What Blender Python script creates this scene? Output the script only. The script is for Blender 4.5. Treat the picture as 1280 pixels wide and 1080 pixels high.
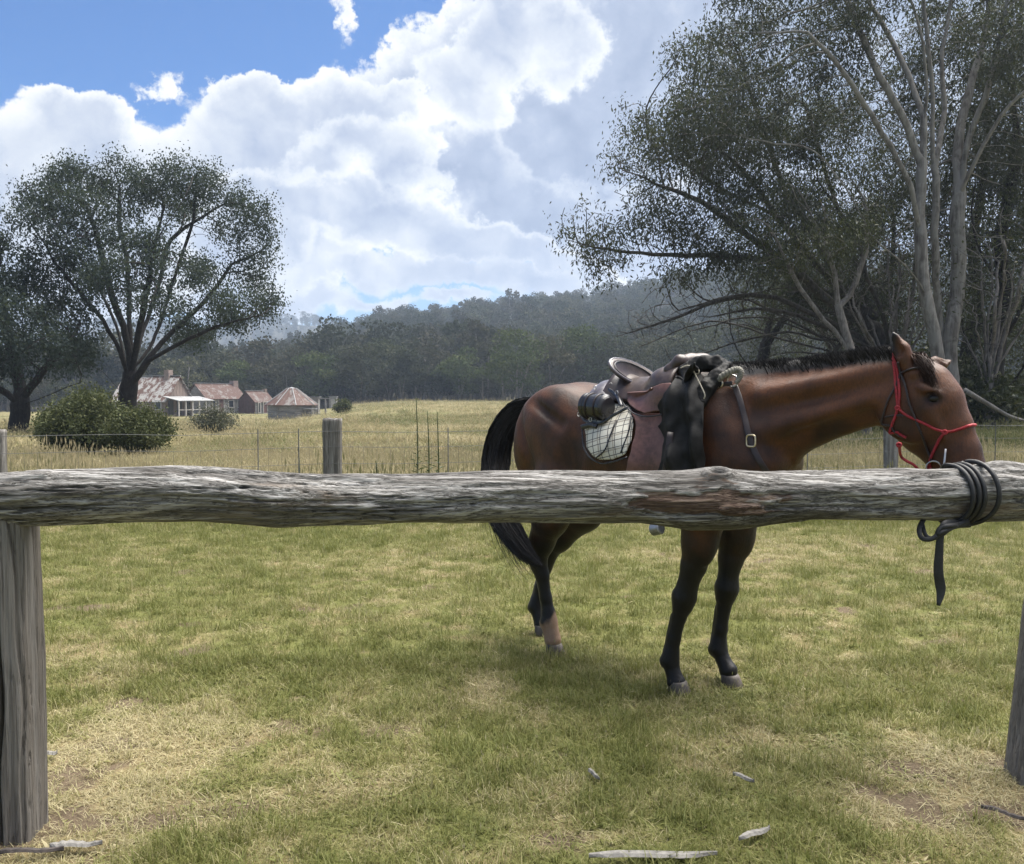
import bpy, math, random, os
import numpy as np
from mathutils import Vector, Matrix
from mathutils.bvhtree import BVHTree
from mathutils.geometry import delaunay_2d_cdt

for o in list(bpy.data.objects):
    bpy.data.objects.remove(o)
SC = bpy.context.scene
COL = SC.collection
rng = np.random.default_rng(7)
random.seed(7)

# ------------------------------------------------------------------ camera
F = 1108.0
CAM_H = 1.38
PITCH = math.atan(45 / F)
cam = bpy.data.cameras.new('camera')
cam.sensor_width = 36
cam.lens = F / 1280 * 36
cam.clip_start = 0.05
cam.clip_end = 6000
camo = bpy.data.objects.new('camera', cam)
COL.objects.link(camo)
camo.location = (0, 0, CAM_H)
camo.rotation_euler = (math.pi / 2 - PITCH, 0, 0)
SC.camera = camo

# ------------------------------------------------------------------ view, sun
SC.view_settings.view_transform = 'Standard'
SC.view_settings.look = 'None'
SC.view_settings.gamma = 1
SC.view_settings.use_curve_mapping = False
SC.view_settings.exposure = 1.55
SC.render.engine = 'CYCLES'
SC.cycles.max_bounces = 6
SC.cycles.diffuse_bounces = 3
SC.cycles.glossy_bounces = 2
SC.cycles.transmission_bounces = 3
SC.cycles.transparent_max_bounces = 8
SC.cycles.volume_bounces = 0
SC.cycles.use_denoising = True

SUN_EL = 68.0
SUN_AZ = 55.0      # degrees clockwise from +Y (the view direction), so ahead and to the right
sun = bpy.data.lights.new('sun', 'SUN')
sun.energy = 4.4
sun.angle = math.radians(58)
sun.color = (1.0, 0.95, 0.87)
suno = bpy.data.objects.new('sun', sun)
COL.objects.link(suno)
_sd = Vector((math.sin(math.radians(SUN_AZ)) * math.cos(math.radians(SUN_EL)),
              math.cos(math.radians(SUN_AZ)) * math.cos(math.radians(SUN_EL)),
              math.sin(math.radians(SUN_EL))))
suno.rotation_euler = _sd.to_track_quat('Z', 'Y').to_euler()
suno.location = (10, 12, 30)

# ------------------------------------------------------------------ node helper
class NT:
    def __init__(s, tree):
        s.t = tree
    def n(s, typ, ins=None, **props):
        nd = s.t.nodes.new(typ)
        for k, v in props.items():
            setattr(nd, k, v)
        if ins:
            for k, v in ins.items():
                sock = nd.inputs[k]
                if isinstance(v, bpy.types.NodeSocket):
                    s.t.links.new(v, sock)
                elif isinstance(v, bpy.types.Node):
                    s.t.links.new(v.outputs[0], sock)
                else:
                    if isinstance(v, (tuple, list)) and len(v) == 3 and sock.type == 'RGBA':
                        v = (*v, 1)
                    sock.default_value = v
        return nd
    def math(s, op, a, b=0.0, c=0.0, clamp=False):
        return s.n('ShaderNodeMath', {0: a, 1: b, 2: c}, operation=op, use_clamp=clamp).outputs[0]
    def vec(s, op, a, b=(0, 0, 0), **k):
        nd = s.n('ShaderNodeVectorMath', {0: a, 1: b}, operation=op)
        return nd.outputs['Value'] if op in ('LENGTH', 'DOT_PRODUCT', 'DISTANCE') else nd.outputs[0]
    def mix(s, f, a, b, mode='MIX', typ='RGBA'):
        nd = s.t.nodes.new('ShaderNodeMix')
        nd.data_type = typ
        if typ == 'RGBA':
            nd.blend_type = mode
        ia, ib, oo = {'RGBA': (6, 7, 2), 'FLOAT': (2, 3, 0), 'VECTOR': (4, 5, 1)}[typ]
        for i, v in ((0, f), (ia, a), (ib, b)):
            if isinstance(v, bpy.types.NodeSocket):
                s.t.links.new(v, nd.inputs[i])
            else:
                if isinstance(v, (tuple, list)) and len(v) == 3 and typ == 'RGBA':
                    v = (*v, 1)
                nd.inputs[i].default_value = v
        return nd.outputs[oo]
    def noise(s, vec, scale, detail=4, rough=0.55, dist=0.0, out=0):
        return s.n('ShaderNodeTexNoise', {'Vector': vec, 'Scale': scale, 'Detail': detail,
                                          'Roughness': rough, 'Distortion': dist}).outputs[out]
    def ramp(s, f, stops, interp='LINEAR'):
        nd = s.n('ShaderNodeValToRGB', {0: f})
        cr = nd.color_ramp
        cr.interpolation = interp
        while len(cr.elements) < len(stops):
            cr.elements.new(0.5)
        for e, (p, c) in zip(cr.elements, stops):
            e.position = p
            e.color = (*c, 1) if not isinstance(c, (int, float)) else (c, c, c, 1)
        return nd.outputs[0]
    def smooth(s, x, a, b, lo=0.0, hi=1.0):
        nd = s.n('ShaderNodeMapRange', {0: x, 1: a, 2: b, 3: lo, 4: hi}, interpolation_type='SMOOTHSTEP')
        return nd.outputs[0]
    def link(s, a, b):
        s.t.links.new(a, b)

def new_mat(name):
    m = bpy.data.materials.new(name)
    m.use_nodes = True
    m.node_tree.nodes.clear()
    return m, NT(m.node_tree)

def finish(m, nt, shader, disp=None):
    out = nt.n('ShaderNodeOutputMaterial', {'Surface': shader})
    return m

def principled(nt, color, rough=0.6, normal=None, **kw):
    ins = {'Base Color': color, 'Roughness': rough}
    if normal is not None:
        ins['Normal'] = normal
    for k, v in kw.items():
        ins[k.replace('_', ' ')] = v
    return nt.n('ShaderNodeBsdfPrincipled', ins).outputs[0]

def bump(nt, h, dist=0.01, strength=1.0):
    return nt.n('ShaderNodeBump', {'Height': h, 'Distance': dist, 'Strength': strength}).outputs[0]

# ------------------------------------------------------------------ world: sky and clouds
world = bpy.data.worlds.new('World')
SC.world = world
world.use_nodes = True
wn = NT(world.node_tree)
world.node_tree.nodes.clear()
SKY_STR = 0.1
sky = wn.n('ShaderNodeTexSky', sky_type='NISHITA', sun_disc=False,
           sun_elevation=math.radians(SUN_EL), sun_rotation=math.radians(SUN_AZ),
           air_density=1.0, dust_density=0.6, ozone_density=1.6, altitude=1200)
dirv = wn.n('ShaderNodeTexCoord').outputs['Generated']
sep = wn.n('ShaderNodeSeparateXYZ', {0: dirv})
azm = wn.math('ARCTAN2', sep.outputs[0], sep.outputs[1])
elv = wn.math('ARCSINE', sep.outputs[2])

def ang(px, py):
    """direction (azimuth, elevation) of a point of the sky"""
    cx = (px - 640) / F; cz = -(py - 540) / F
    y = math.cos(PITCH) + cz * math.sin(PITCH); z = -math.sin(PITCH) + cz * math.cos(PITCH)
    return math.atan2(cx, y), math.atan2(z, math.hypot(cx, y))

big = wn.noise(dirv, 2.6, 2, 0.6, 0.0, out=1)
fine = wn.noise(dirv, 9.0, 6, 0.68, 0.0, out=1)
wb = wn.vec('MULTIPLY', wn.vec('SUBTRACT', big, (0.5, 0.5, 0.5)), (0.16, 0.12, 0))
wf = wn.vec('MULTIPLY', wn.vec('SUBTRACT', fine, (0.5, 0.5, 0.5)), (0.125, 0.105, 0))
uv = wn.n('ShaderNodeCombineXYZ', {0: azm, 1: elv, 2: 0.0}).outputs[0]
uvw = wn.vec('ADD', uv, wn.vec('ADD', wb, wf))

def blobs(lst, base=None, warp=uvw):
    acc = base
    for (px, py, rx, ry, wgt) in lst:
        a, e = ang(px, py)
        v = wn.vec('SUBTRACT', warp, (a, e, 0))
        v = wn.vec('MULTIPLY', v, (F / rx, F / ry, 0))
        d = wn.vec('LENGTH', v)
        d = wn.math('MULTIPLY_ADD', d, -wgt, wgt)
        acc = d if acc is None else wn.math('SMOOTH_MAX', acc, d, 0.25)
    return acc

# banks of cloud from the back to the front: (where, light of the body, light of the rim)
gen = wn.math('MULTIPLY_ADD', wn.noise(dirv, 1.7, 3, 0.55, 0.0), 2.2, -1.02)   # clouds elsewhere in the sky
outf = wn.math('MAXIMUM', wn.smooth(wn.math('ABSOLUTE', azm), 0.55, 0.95), wn.smooth(elv, 0.42, 0.7))
edge = wn.noise(wn.vec('ADD', dirv, wn.vec('MULTIPLY', fine, (0.04, 0.04, 0.04))), 20.0, 6, 0.62, 0.0)
relief = wn.noise(wn.vec('ADD', dirv, wn.vec('MULTIPLY', fine, (0.06, 0.06, 0.06))), 8.0, 4, 0.58, 0.0)
bil = wn.math('ABSOLUTE', wn.math('MULTIPLY_ADD', wn.noise(wn.vec('ADD', dirv, wn.vec('MULTIPLY', fine, (0.05, 0.05, 0.05))), 14.0, 3, 0.5), 2.0, -1.0))
BANKS = [
    ([(560, 200, 170, 150, 1), (610, 85, 100, 100, 1), (720, 170, 220, 220, 1), (900, 150, 260, 260, 1), (1150, 200, 300, 300, 1), (1500, 150, 350, 300, 1), (435, 15, 16, 40, .16)], .42, .98, .32, True),
    ([(700, 60, 60, 70, .8), (620, 50, 70, 60, .8), (560, 120, 70, 60, .8)], .66, .98, .45, False),
    ([(60, 275, 215, 125, 1), (105, 165, 75, 55, 1), (-80, 345, 250, 120, 1), (205, 105, 34, 24, .2), (330, 270, 170, 130, 1), (345, 155, 85, 60, 1), (440, 160, 85, 65, 1), (-300, 240, 200, 160, 1)], .63, 1.0, .40, False),
    ([(650, 270, 130, 60, 1), (560, 215, 70, 50, .8), (900, 290, 200, 90, 1)], .40, .80, .35, False),
    ([(455, 185, 55, 40, .7), (495, 215, 50, 45, .7), (400, 210, 50, 35, .6)], .62, .98, .4, False),
    ([(350, 245, 60, 45, .8), (420, 260, 80, 45, .9), (500, 290, 90, 45, .9), (580, 310, 85, 42, .9), (660, 325, 80, 36, .9), (740, 335, 70, 30, .8), (330, 310, 80, 60, .8)], .62, 1.04, .34, False),
    ([(500, 352, 190, 22, .8), (640, 365, 220, 20, .8), (820, 370, 250, 30, .8)], .62, .78, .5, False),
    ([(370, 380, 90, 20, .8), (300, 390, 120, 24, .8), (450, 392, 60, 12, .6), (560, 394, 80, 12, .6)], .64, .92, .4, False)]
alpha = None; lum = None
for k, (bl_, cin, crim, rw, general) in enumerate(BANKS):
    off = wn.vec('ADD', uvw, (0.0, 0.0, 0.0))
    c_ = blobs(bl_, warp=uvw)
    if general: c_ = wn.mix(outf, c_, wn.math('MAXIMUM', gen, wn.math('MULTIPLY', c_, 0.6)), typ='FLOAT')
    c_ = wn.math('ADD', c_, wn.math('MULTIPLY_ADD', edge, 0.62, -0.31))
    a_ = wn.smooth(c_, 0.02, 0.11 if k in (0, 2) else 0.24) if k not in (6, 7) else wn.smooth(c_, 0.0, 0.3)
    rim = wn.math('SUBTRACT', 1.0, wn.smooth(c_, 0.04, rw + 0.12))
    l_ = wn.math('MULTIPLY_ADD', rim, crim - cin, cin)
    if alpha is None: alpha, lum = a_, l_
    else:
        alpha = wn.math('MAXIMUM', alpha, a_); lum = wn.mix(a_, lum, l_, typ='FLOAT')
lum = wn.math('ADD', lum, wn.math('MULTIPLY_ADD', relief, 0.70, -0.355))
lum = wn.math('ADD', lum, wn.math('MULTIPLY_ADD', edge, 0.55, -0.275))
lum = wn.math('ADD', lum, wn.math('MULTIPLY_ADD', bil, 0.55, -0.12))
ccol = wn.ramp(lum, [(0.20, (0.115, 0.140, 0.195)), (0.42, (0.155, 0.18, 0.235)), (0.62, (0.215, 0.235, 0.275)), (0.82, (0.285, 0.297, 0.315)), (1.0, (0.355, 0.355, 0.352))])
ccol = wn.n('ShaderNodeVectorMath', {0: ccol, 3: 1.0 / SKY_STR}, operation='SCALE').outputs[0]
skyc = wn.vec('MULTIPLY', sky.outputs[0], (0.155, 0.325, 0.50))
# milky air near the horizon
skyc = wn.mix(wn.math('MULTIPLY', wn.math('SUBTRACT', 1.0, wn.smooth(elv, 0.0, 0.2)), 0.5), skyc, (0.22 / SKY_STR, 0.26 / SKY_STR, 0.31 / SKY_STR))
scol = wn.mix(alpha, skyc, ccol)
bg = wn.n('ShaderNodeBackground', {'Color': scol, 'Strength': SKY_STR})
wn.n('ShaderNodeOutputWorld', {'Surface': bg.outputs[0]})

# ------------------------------------------------------------------ geometry helpers
def ray_dir(px, py):
    cx = (px - 640) / F; cz = -(py - 540) / F
    y = math.cos(PITCH) + cz * math.sin(PITCH); z = -math.sin(PITCH) + cz * math.cos(PITCH)
    return np.array((cx / y, 1.0, z / y))

def at(px, py, Y):
    """world point seen at a pixel of the photograph, Y metres ahead"""
    d = ray_dir(px, py) * Y
    return np.array((d[0], Y, CAM_H + d[2]))

def tag(o, label=None, cat=None, group=None, kind=None):
    if label: o['label'] = label
    if cat: o['category'] = cat
    if group: o['group'] = group
    if kind: o['kind'] = kind
    return o

def empty(name, loc, label=None, cat=None, group=None):
    o = bpy.data.objects.new(name, None)
    o.empty_display_size = 0.2
    o.location = tuple(loc)
    COL.objects.link(o)
    return tag(o, label, cat, group)

def mesh_data(name, V, Fc, smooth=True, attrs=None, uv=None):
    """V (n,3); Fc: (m,k) int array, or a list of such arrays"""
    me = bpy.data.meshes.new(name)
    V = np.asarray(V, dtype=np.float32)
    arrs = Fc if isinstance(Fc, list) and len(Fc) and isinstance(Fc[0], np.ndarray) else None
    if arrs is None:
        if isinstance(Fc, np.ndarray):
            arrs = [Fc]
        else:
            me.from_pydata([tuple(map(float, v)) for v in V], [], [tuple(map(int, f)) for f in Fc])
    if arrs is not None:
        nl = sum(a.size for a in arrs); nf = sum(len(a) for a in arrs)
        me.vertices.add(len(V)); me.vertices.foreach_set('co', V.ravel())
        me.loops.add(nl); me.loops.foreach_set('vertex_index', np.concatenate([a.ravel() for a in arrs]).astype(np.int32))
        me.polygons.add(nf)
        tot = np.concatenate([np.full(len(a), a.shape[1]) for a in arrs])
        st = np.concatenate(([0], np.cumsum(tot)[:-1])).astype(np.int32)
        me.polygons.foreach_set('loop_start', st)
        me.update(calc_edges=True)
    if attrs:
        for k, a in attrs.items():
            a = np.asarray(a, dtype=np.float32)
            if a.ndim == 1:
                at_ = me.attributes.new(k, 'FLOAT', 'POINT'); at_.data.foreach_set('value', a)
            else:
                at_ = me.attributes.new(k, 'FLOAT_VECTOR', 'POINT'); at_.data.foreach_set('vector', a.ravel())
    me.polygons.foreach_set('use_smooth', np.full(len(me.polygons), smooth))
    me.update()
    return me

def obj(name, V, Fc, mat, parent=None, smooth=True, attrs=None, local=False, **tg):
    """one mesh object; V in world metres unless local"""
    V = np.asarray(V, dtype=np.float64)
    if parent is not None and not local:
        p = parent; off = np.zeros(3)
        while p is not None:
            off += np.array(p.location); p = p.parent
        V = V - off
    me = mesh_data(name, V, Fc, smooth, attrs)
    if mat is not None:
        me.materials.append(mat)
    o = bpy.data.objects.new(name, me)
    COL.objects.link(o)
    if parent is not None:
        o.parent = parent
    tag(o, **tg)
    return o

class MB:
    """collects polygons of several shapes into one mesh"""
    def __init__(s): s.V = []; s.F = []; s.n = 0
    def add(s, V, Fs):
        V = np.asarray(V, float)
        s.V.append(V)
        s.F.extend([tuple(int(i) + s.n for i in f) for f in Fs]); s.n += len(V)
        return s
    def box(s, c, size, rot=None, taper=1.0, jitter=0.0):
        c = np.array(c, float); h = np.array(size, float) / 2
        P = np.array([(x, y, z) for z in (-1, 1) for y in (-1, 1) for x in (-1, 1)], float)
        P[4:, :2] *= taper
        P = P * h
        if jitter: P = P + rng.normal(0, jitter, P.shape)
        if rot is not None: P = P @ np.array(rot).T
        return s.add(P + c, [(0, 2, 3, 1), (4, 5, 7, 6), (0, 1, 5, 4), (2, 6, 7, 3), (0, 4, 6, 2), (1, 3, 7, 5)])
    def tube(s, pts, r, n=8, cap=True, flat=None):
        V, Q = tube_arrays(pts, r, n, flat)
        fs = [tuple(q) for q in Q]
        if cap:
            m = len(V) // n
            fs.append(tuple(range(n - 1, -1, -1))); fs.append(tuple((m - 1) * n + i for i in range(n)))
        return s.add(V, fs)
    def build(s, name, mat, parent=None, smooth=False, **tg):
        return obj(name, np.concatenate(s.V), s.F, mat, parent, smooth, **tg)

def tube_arrays(pts, r, n=8, flat=None, up=None):
    P = np.asarray(pts, float); m = len(P)
    r = np.broadcast_to(np.asarray(r, float), (m,)) if np.ndim(r) < 2 else np.asarray(r)
    T = np.gradient(P, axis=0); T /= np.linalg.norm(T, axis=1)[:, None] + 1e-12
    if up is None:
        a = np.array((0, 0, 1.0)) if abs(T[0][2]) < 0.9 else np.array((1.0, 0, 0))
        N = np.zeros_like(P); N[0] = np.cross(T[0], a)
        N[0] /= np.linalg.norm(N[0])
        for i in range(1, m):
            v = N[i - 1] - T[i] * np.dot(N[i - 1], T[i]); N[i] = v / (np.linalg.norm(v) + 1e-12)
    else:
        U = np.broadcast_to(np.asarray(up, float), (m, 3))
        N = U - T * np.sum(U * T, 1)[:, None]; N /= np.linalg.norm(N, axis=1)[:, None] + 1e-9
    B = np.cross(T, N)
    th = np.arange(n) * 2 * math.pi / n
    fl = 1.0 if flat is None else flat
    V = P[:, None] + r[:, None, None] * (np.cos(th)[None, :, None] * N[:, None] * fl + np.sin(th)[None, :, None] * B[:, None])
    i = np.arange(m - 1)[:, None] * n; j = np.arange(n)[None]; j2 = (j + 1) % n
    Q = np.stack([i + j, i + j2, i + n + j2, i + n + j], -1).reshape(-1, 4)
    return V.reshape(-1, 3), Q

def spline(pts, n):
    """Catmull-Rom through the points, n samples"""
    P = np.asarray(pts, float)
    P = np.vstack([2 * P[0] - P[1], P, 2 * P[-1] - P[-2]])
    m = len(P) - 3
    u = np.linspace(0, m - 1e-9, n); k = u.astype(int); t = (u - k)[:, None]
    a, b, c, d = P[k], P[k + 1], P[k + 2], P[k + 3]
    return 0.5 * ((2 * b) + (c - a) * t + (2 * a - 5 * b + 4 * c - d) * t ** 2 + (-a + 3 * b - 3 * c + d) * t ** 3)

# gradient noise in numpy
_perm = np.random.default_rng(11).permutation(256)
_perm = np.concatenate([_perm, _perm, _perm])
_grad = np.random.default_rng(12).normal(size=(256, 3)); _grad /= np.linalg.norm(_grad, axis=1)[:, None]
def pnoise(p):
    p = np.asarray(p, float); i = np.floor(p).astype(int); f = p - i; i &= 255
    u = f * f * f * (f * (f * 6 - 15) + 10)
    res = 0
    for dx in (0, 1):
        wx = u[..., 0] if dx else 1 - u[..., 0]
        for dy in (0, 1):
            wy = u[..., 1] if dy else 1 - u[..., 1]
            for dz in (0, 1):
                wz = u[..., 2] if dz else 1 - u[..., 2]
                h = _perm[_perm[_perm[(i[..., 0] + dx) & 255] + ((i[..., 1] + dy) & 255)] + ((i[..., 2] + dz) & 255)]
                g = _grad[h]
                res = res + wx * wy * wz * (g[..., 0] * (f[..., 0] - dx) + g[..., 1] * (f[..., 1] - dy) + g[..., 2] * (f[..., 2] - dz))
    return res * 1.6
def fbm(p, o=4, g=0.5):
    s = 0; a = 1.0; p = np.asarray(p, float)
    for k in range(o):
        s = s + a * pnoise(p * 2 ** k + 17.3 * k); a *= g
    return s
def sstep(x, a, b):
    t = np.clip((np.asarray(x, float) - a) / (b - a), 0, 1)
    return t * t * (3 - 2 * t)

# ------------------------------------------------------------------ the lie of the land
_SKYX = np.array([-900, -300, 0, 150, 260, 300, 400, 450, 500, 600, 700, 760, 850, 950, 1100, 1300, 1700, 2300])
_SKYY = np.array([400, 405, 415, 425, 440, 436, 420, 406, 398, 386, 377, 369, 352, 345, 338, 335, 330, 330])
def terrain(x, y):
    x = np.asarray(x, float); y = np.asarray(y, float)
    z = 0.033 * np.tanh((y - 4.5) / 0.5)
    yy = np.maximum(y, 0.5)
    k = np.where(y > 0.5, x / yy, np.sign(x) * 1.2)
    px = 640 + F * np.clip(k, -1.4, 1.5)
    z = z + 0.5 * sstep(y, 12, 24) * sstep(x, 2, 9) * (1 - sstep(y, 60, 100))
    A = -1.0 + 1.5 * sstep(k, -0.27, -0.12)
    z = z + A * sstep(y, 18, 88)
    z = z + 0.12 * fbm(np.stack([x * 0.12, y * 0.12, 0 * x], -1), 3) * sstep(y, 8, 20)
    z = z + 0.012 * fbm(np.stack([x * 1.3, y * 1.3, 0 * x], -1), 3)
    ysky = np.interp(px, _SKYX, _SKYY)
    R = 430.0
    hr = (495 - ysky) * R / F + 1.4 - 10.5
    hr = hr * (0.35 + 0.65 * sstep(px, 150, 480))
    t = sstep(y, 135, R)
    prof = t * (1 + 0.10 * fbm(np.stack([x * 0.006, y * 0.01, 0 * x], -1), 3))
    z = z + hr * prof * (1 - 0.8 * sstep(y, R + 40, R + 500))
    # second, farther range on the left
    ysk2 = np.interp(px, [-600, 100, 250, 330, 400, 470, 560, 800], [402, 402, 400, 396, 402, 420, 440, 460])
    z = z + ((495 - ysk2) * 1000 / F - 8) * sstep(y, 620, 1000) * (1 - sstep(px, 470, 640)) * (1 - 0.5 * sstep(y, 1100, 2500))
    return z
def tz(x, y): return float(terrain(np.array(x), np.array(y)))
def on_ground(px, Y):
    x = (px - 640) / F * Y / 1.0
    return np.array((x, Y, tz(x, Y)))
# ================================================================== GROUND
# dryness (0 green .. 1 straw) and bare soil of the near turf, shared by the soil and the tufts
_PATCH = [(185, 925, .42, .16, 1), (120, 940, .25, .12, 1), (30, 1040, .30, .18, 1), (610, 872, .16, .09, 1), (1230, 975, .30, .16, 1), (1090, 990, .22, .10, .8), (150, 820, .5, .16, .7), (1040, 690, .8, .3, .7), (480, 710, .6, .2, .5), (860, 700, .7, .25, .6), (430, 960, .3, .12, .5), (690, 1010, .25, .1, .5), (930, 905, .25, .1, .5)]
def turf(x, y):
    x = np.asarray(x, float); y = np.asarray(y, float)
    p = np.stack([x, y, 0 * x], -1)
    dry = .30 + .20 * fbm(p * .8 + 4, 3, .6) + .50 * fbm(p * (3.4, 6, 1) + 8, 4, .75)
    bare = fbm(p * 2.6 + 30, 4, .6) * 1.1 - .58
    for (a, b, rx, ry, w) in _PATCH:
        d = ray_dir(a, b); Y = -CAM_H / d[2]; X = d[0] * Y
        g = np.exp(-(((x - X) / (rx * 1.3)) ** 2 + ((y - Y) / (ry * 2.6)) ** 2)) * w
        dry = dry + .55 * g * (1 + .8 * fbm(p * 5, 3)); bare = bare + .38 * g * (1 + 1.6 * fbm(p * 6, 3))
    for (X, Y) in ((-1.6, 2.83), (1.9, 3.2)):
        g = np.exp(-(((x - X) ** 2 + (y - Y) ** 2) / .16)); dry = dry + .5 * g; bare = bare + .45 * g
    dry = dry - .25 * sstep(y, 3.5, 9)*0 
    return np.clip(dry, 0, 1), np.clip(bare, 0, 1)

def ground_material():
    m, nt = new_mat('field_turf')
    P = nt.n('ShaderNodeNewGeometry').outputs['Position']
    dry = nt.n('ShaderNodeAttribute', attribute_name='dry').outputs['Fac']; bare = nt.n('ShaderNodeAttribute', attribute_name='bare').outputs['Fac']
    sp = nt.n('ShaderNodeSeparateXYZ', {0: P})
    flat = nt.n('ShaderNodeCombineXYZ', {0: sp.outputs[0], 1: sp.outputs[1], 2: 0.0}).outputs[0]
    n3 = nt.noise(flat, 22, 5, 0.7); n4 = nt.noise(flat, 90, 3, 0.7); n1 = nt.noise(flat, .5, 4, .6)
    green = nt.mix(n3, (0.085, 0.095, 0.028), (0.17, 0.17, 0.056))
    straw = nt.mix(n3, (0.13, 0.10, 0.05), (0.27, 0.22, 0.115))
    soil = nt.mix(n4, (0.05, 0.036, 0.024), (0.19, 0.145, 0.095))
    c = nt.mix(nt.smooth(nt.math('ADD', dry, nt.math('MULTIPLY_ADD', n3, .5, -.25)), .2, .8), green, straw)
    c = nt.mix(nt.smooth(bare, .1, .4), c, soil)
    far = nt.smooth(sp.outputs[1], 8.5, 12.0)
    f1 = nt.noise(nt.vec('MULTIPLY', flat, (0.5, 1.0, 1)), 0.16, 6, 0.6, 0.5)
    mead = nt.mix(nt.smooth(f1, 0.35, 0.6), (0.13, 0.135, 0.050), (0.25, 0.215, 0.115))
    mead = nt.mix(nt.smooth(nt.noise(flat, 0.3, 4, 0.6), 0.55, 0.72), mead, (0.20, 0.13, 0.07))
    mead = nt.mix(nt.math('MULTIPLY', n3, 0.35), mead, (0.09, 0.09, 0.035))
    c = nt.mix(far, c, mead)
    hill = nt.smooth(sp.outputs[1], 122, 140)
    c = nt.mix(hill, c, nt.mix(n1, (0.030, 0.030, 0.018), (0.06, 0.052, 0.034)))
    b = bump(nt, nt.math('ADD', n3, n4), 0.02, 0.7)
    return finish(m, nt, principled(nt, c, 0.95, b, Specular_IOR_Level=0.15))

def build_ground():
    def axis(neg, pos, fine, growth):
        a = [0.0]; s = fine
        while a[-1] < pos:
            a.append(a[-1] + s); s = s * growth if a[-1] > 7 else fine
        b = [0.0]; s = fine
        while b[-1] < neg:
            b.append(b[-1] + s); s = s * growth if b[-1] > 5 else fine
        return np.array([-v for v in b[:0:-1]] + a)
    ys = axis(60, 2300, 0.09, 1.0 + .055); xs = axis(2000, 2000, 0.10, 1.0 + .06)
    X, Y = np.meshgrid(xs, ys)
    Z = terrain(X, Y)
    V = np.stack([X, Y, Z], -1).reshape(-1, 3)
    w = len(xs); i = np.arange(len(ys) - 1)[:, None] * w + np.arange(w - 1)[None]
    Q = np.stack([i, i + 1, i + w + 1, i + w], -1).reshape(-1, 4)
    dr, ba = turf(V[:, 0], V[:, 1])
    obj('ground', V, Q, ground_material(), kind='structure', attrs=dict(dry=dr, bare=ba))
build_ground()
# ================================================================== HORSE
HW = np.array((0.95, 4.15, 0.0)); PSI = math.radians(44)
HH = np.array((math.cos(PSI), -math.sin(PSI), 0)); HN = np.array((math.sin(PSI), math.cos(PSI), 0))
def h2w(p):
    p = np.asarray(p, float)
    return HW + p[..., 0:1] * HH + p[..., 1:2] * HN + p[..., 2:3] * np.array((0, 0, 1.0))
def w2h(p):
    d = np.asarray(p, float) - HW
    return np.stack([d @ HH, d @ HN, d[..., 2]], -1)

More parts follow.
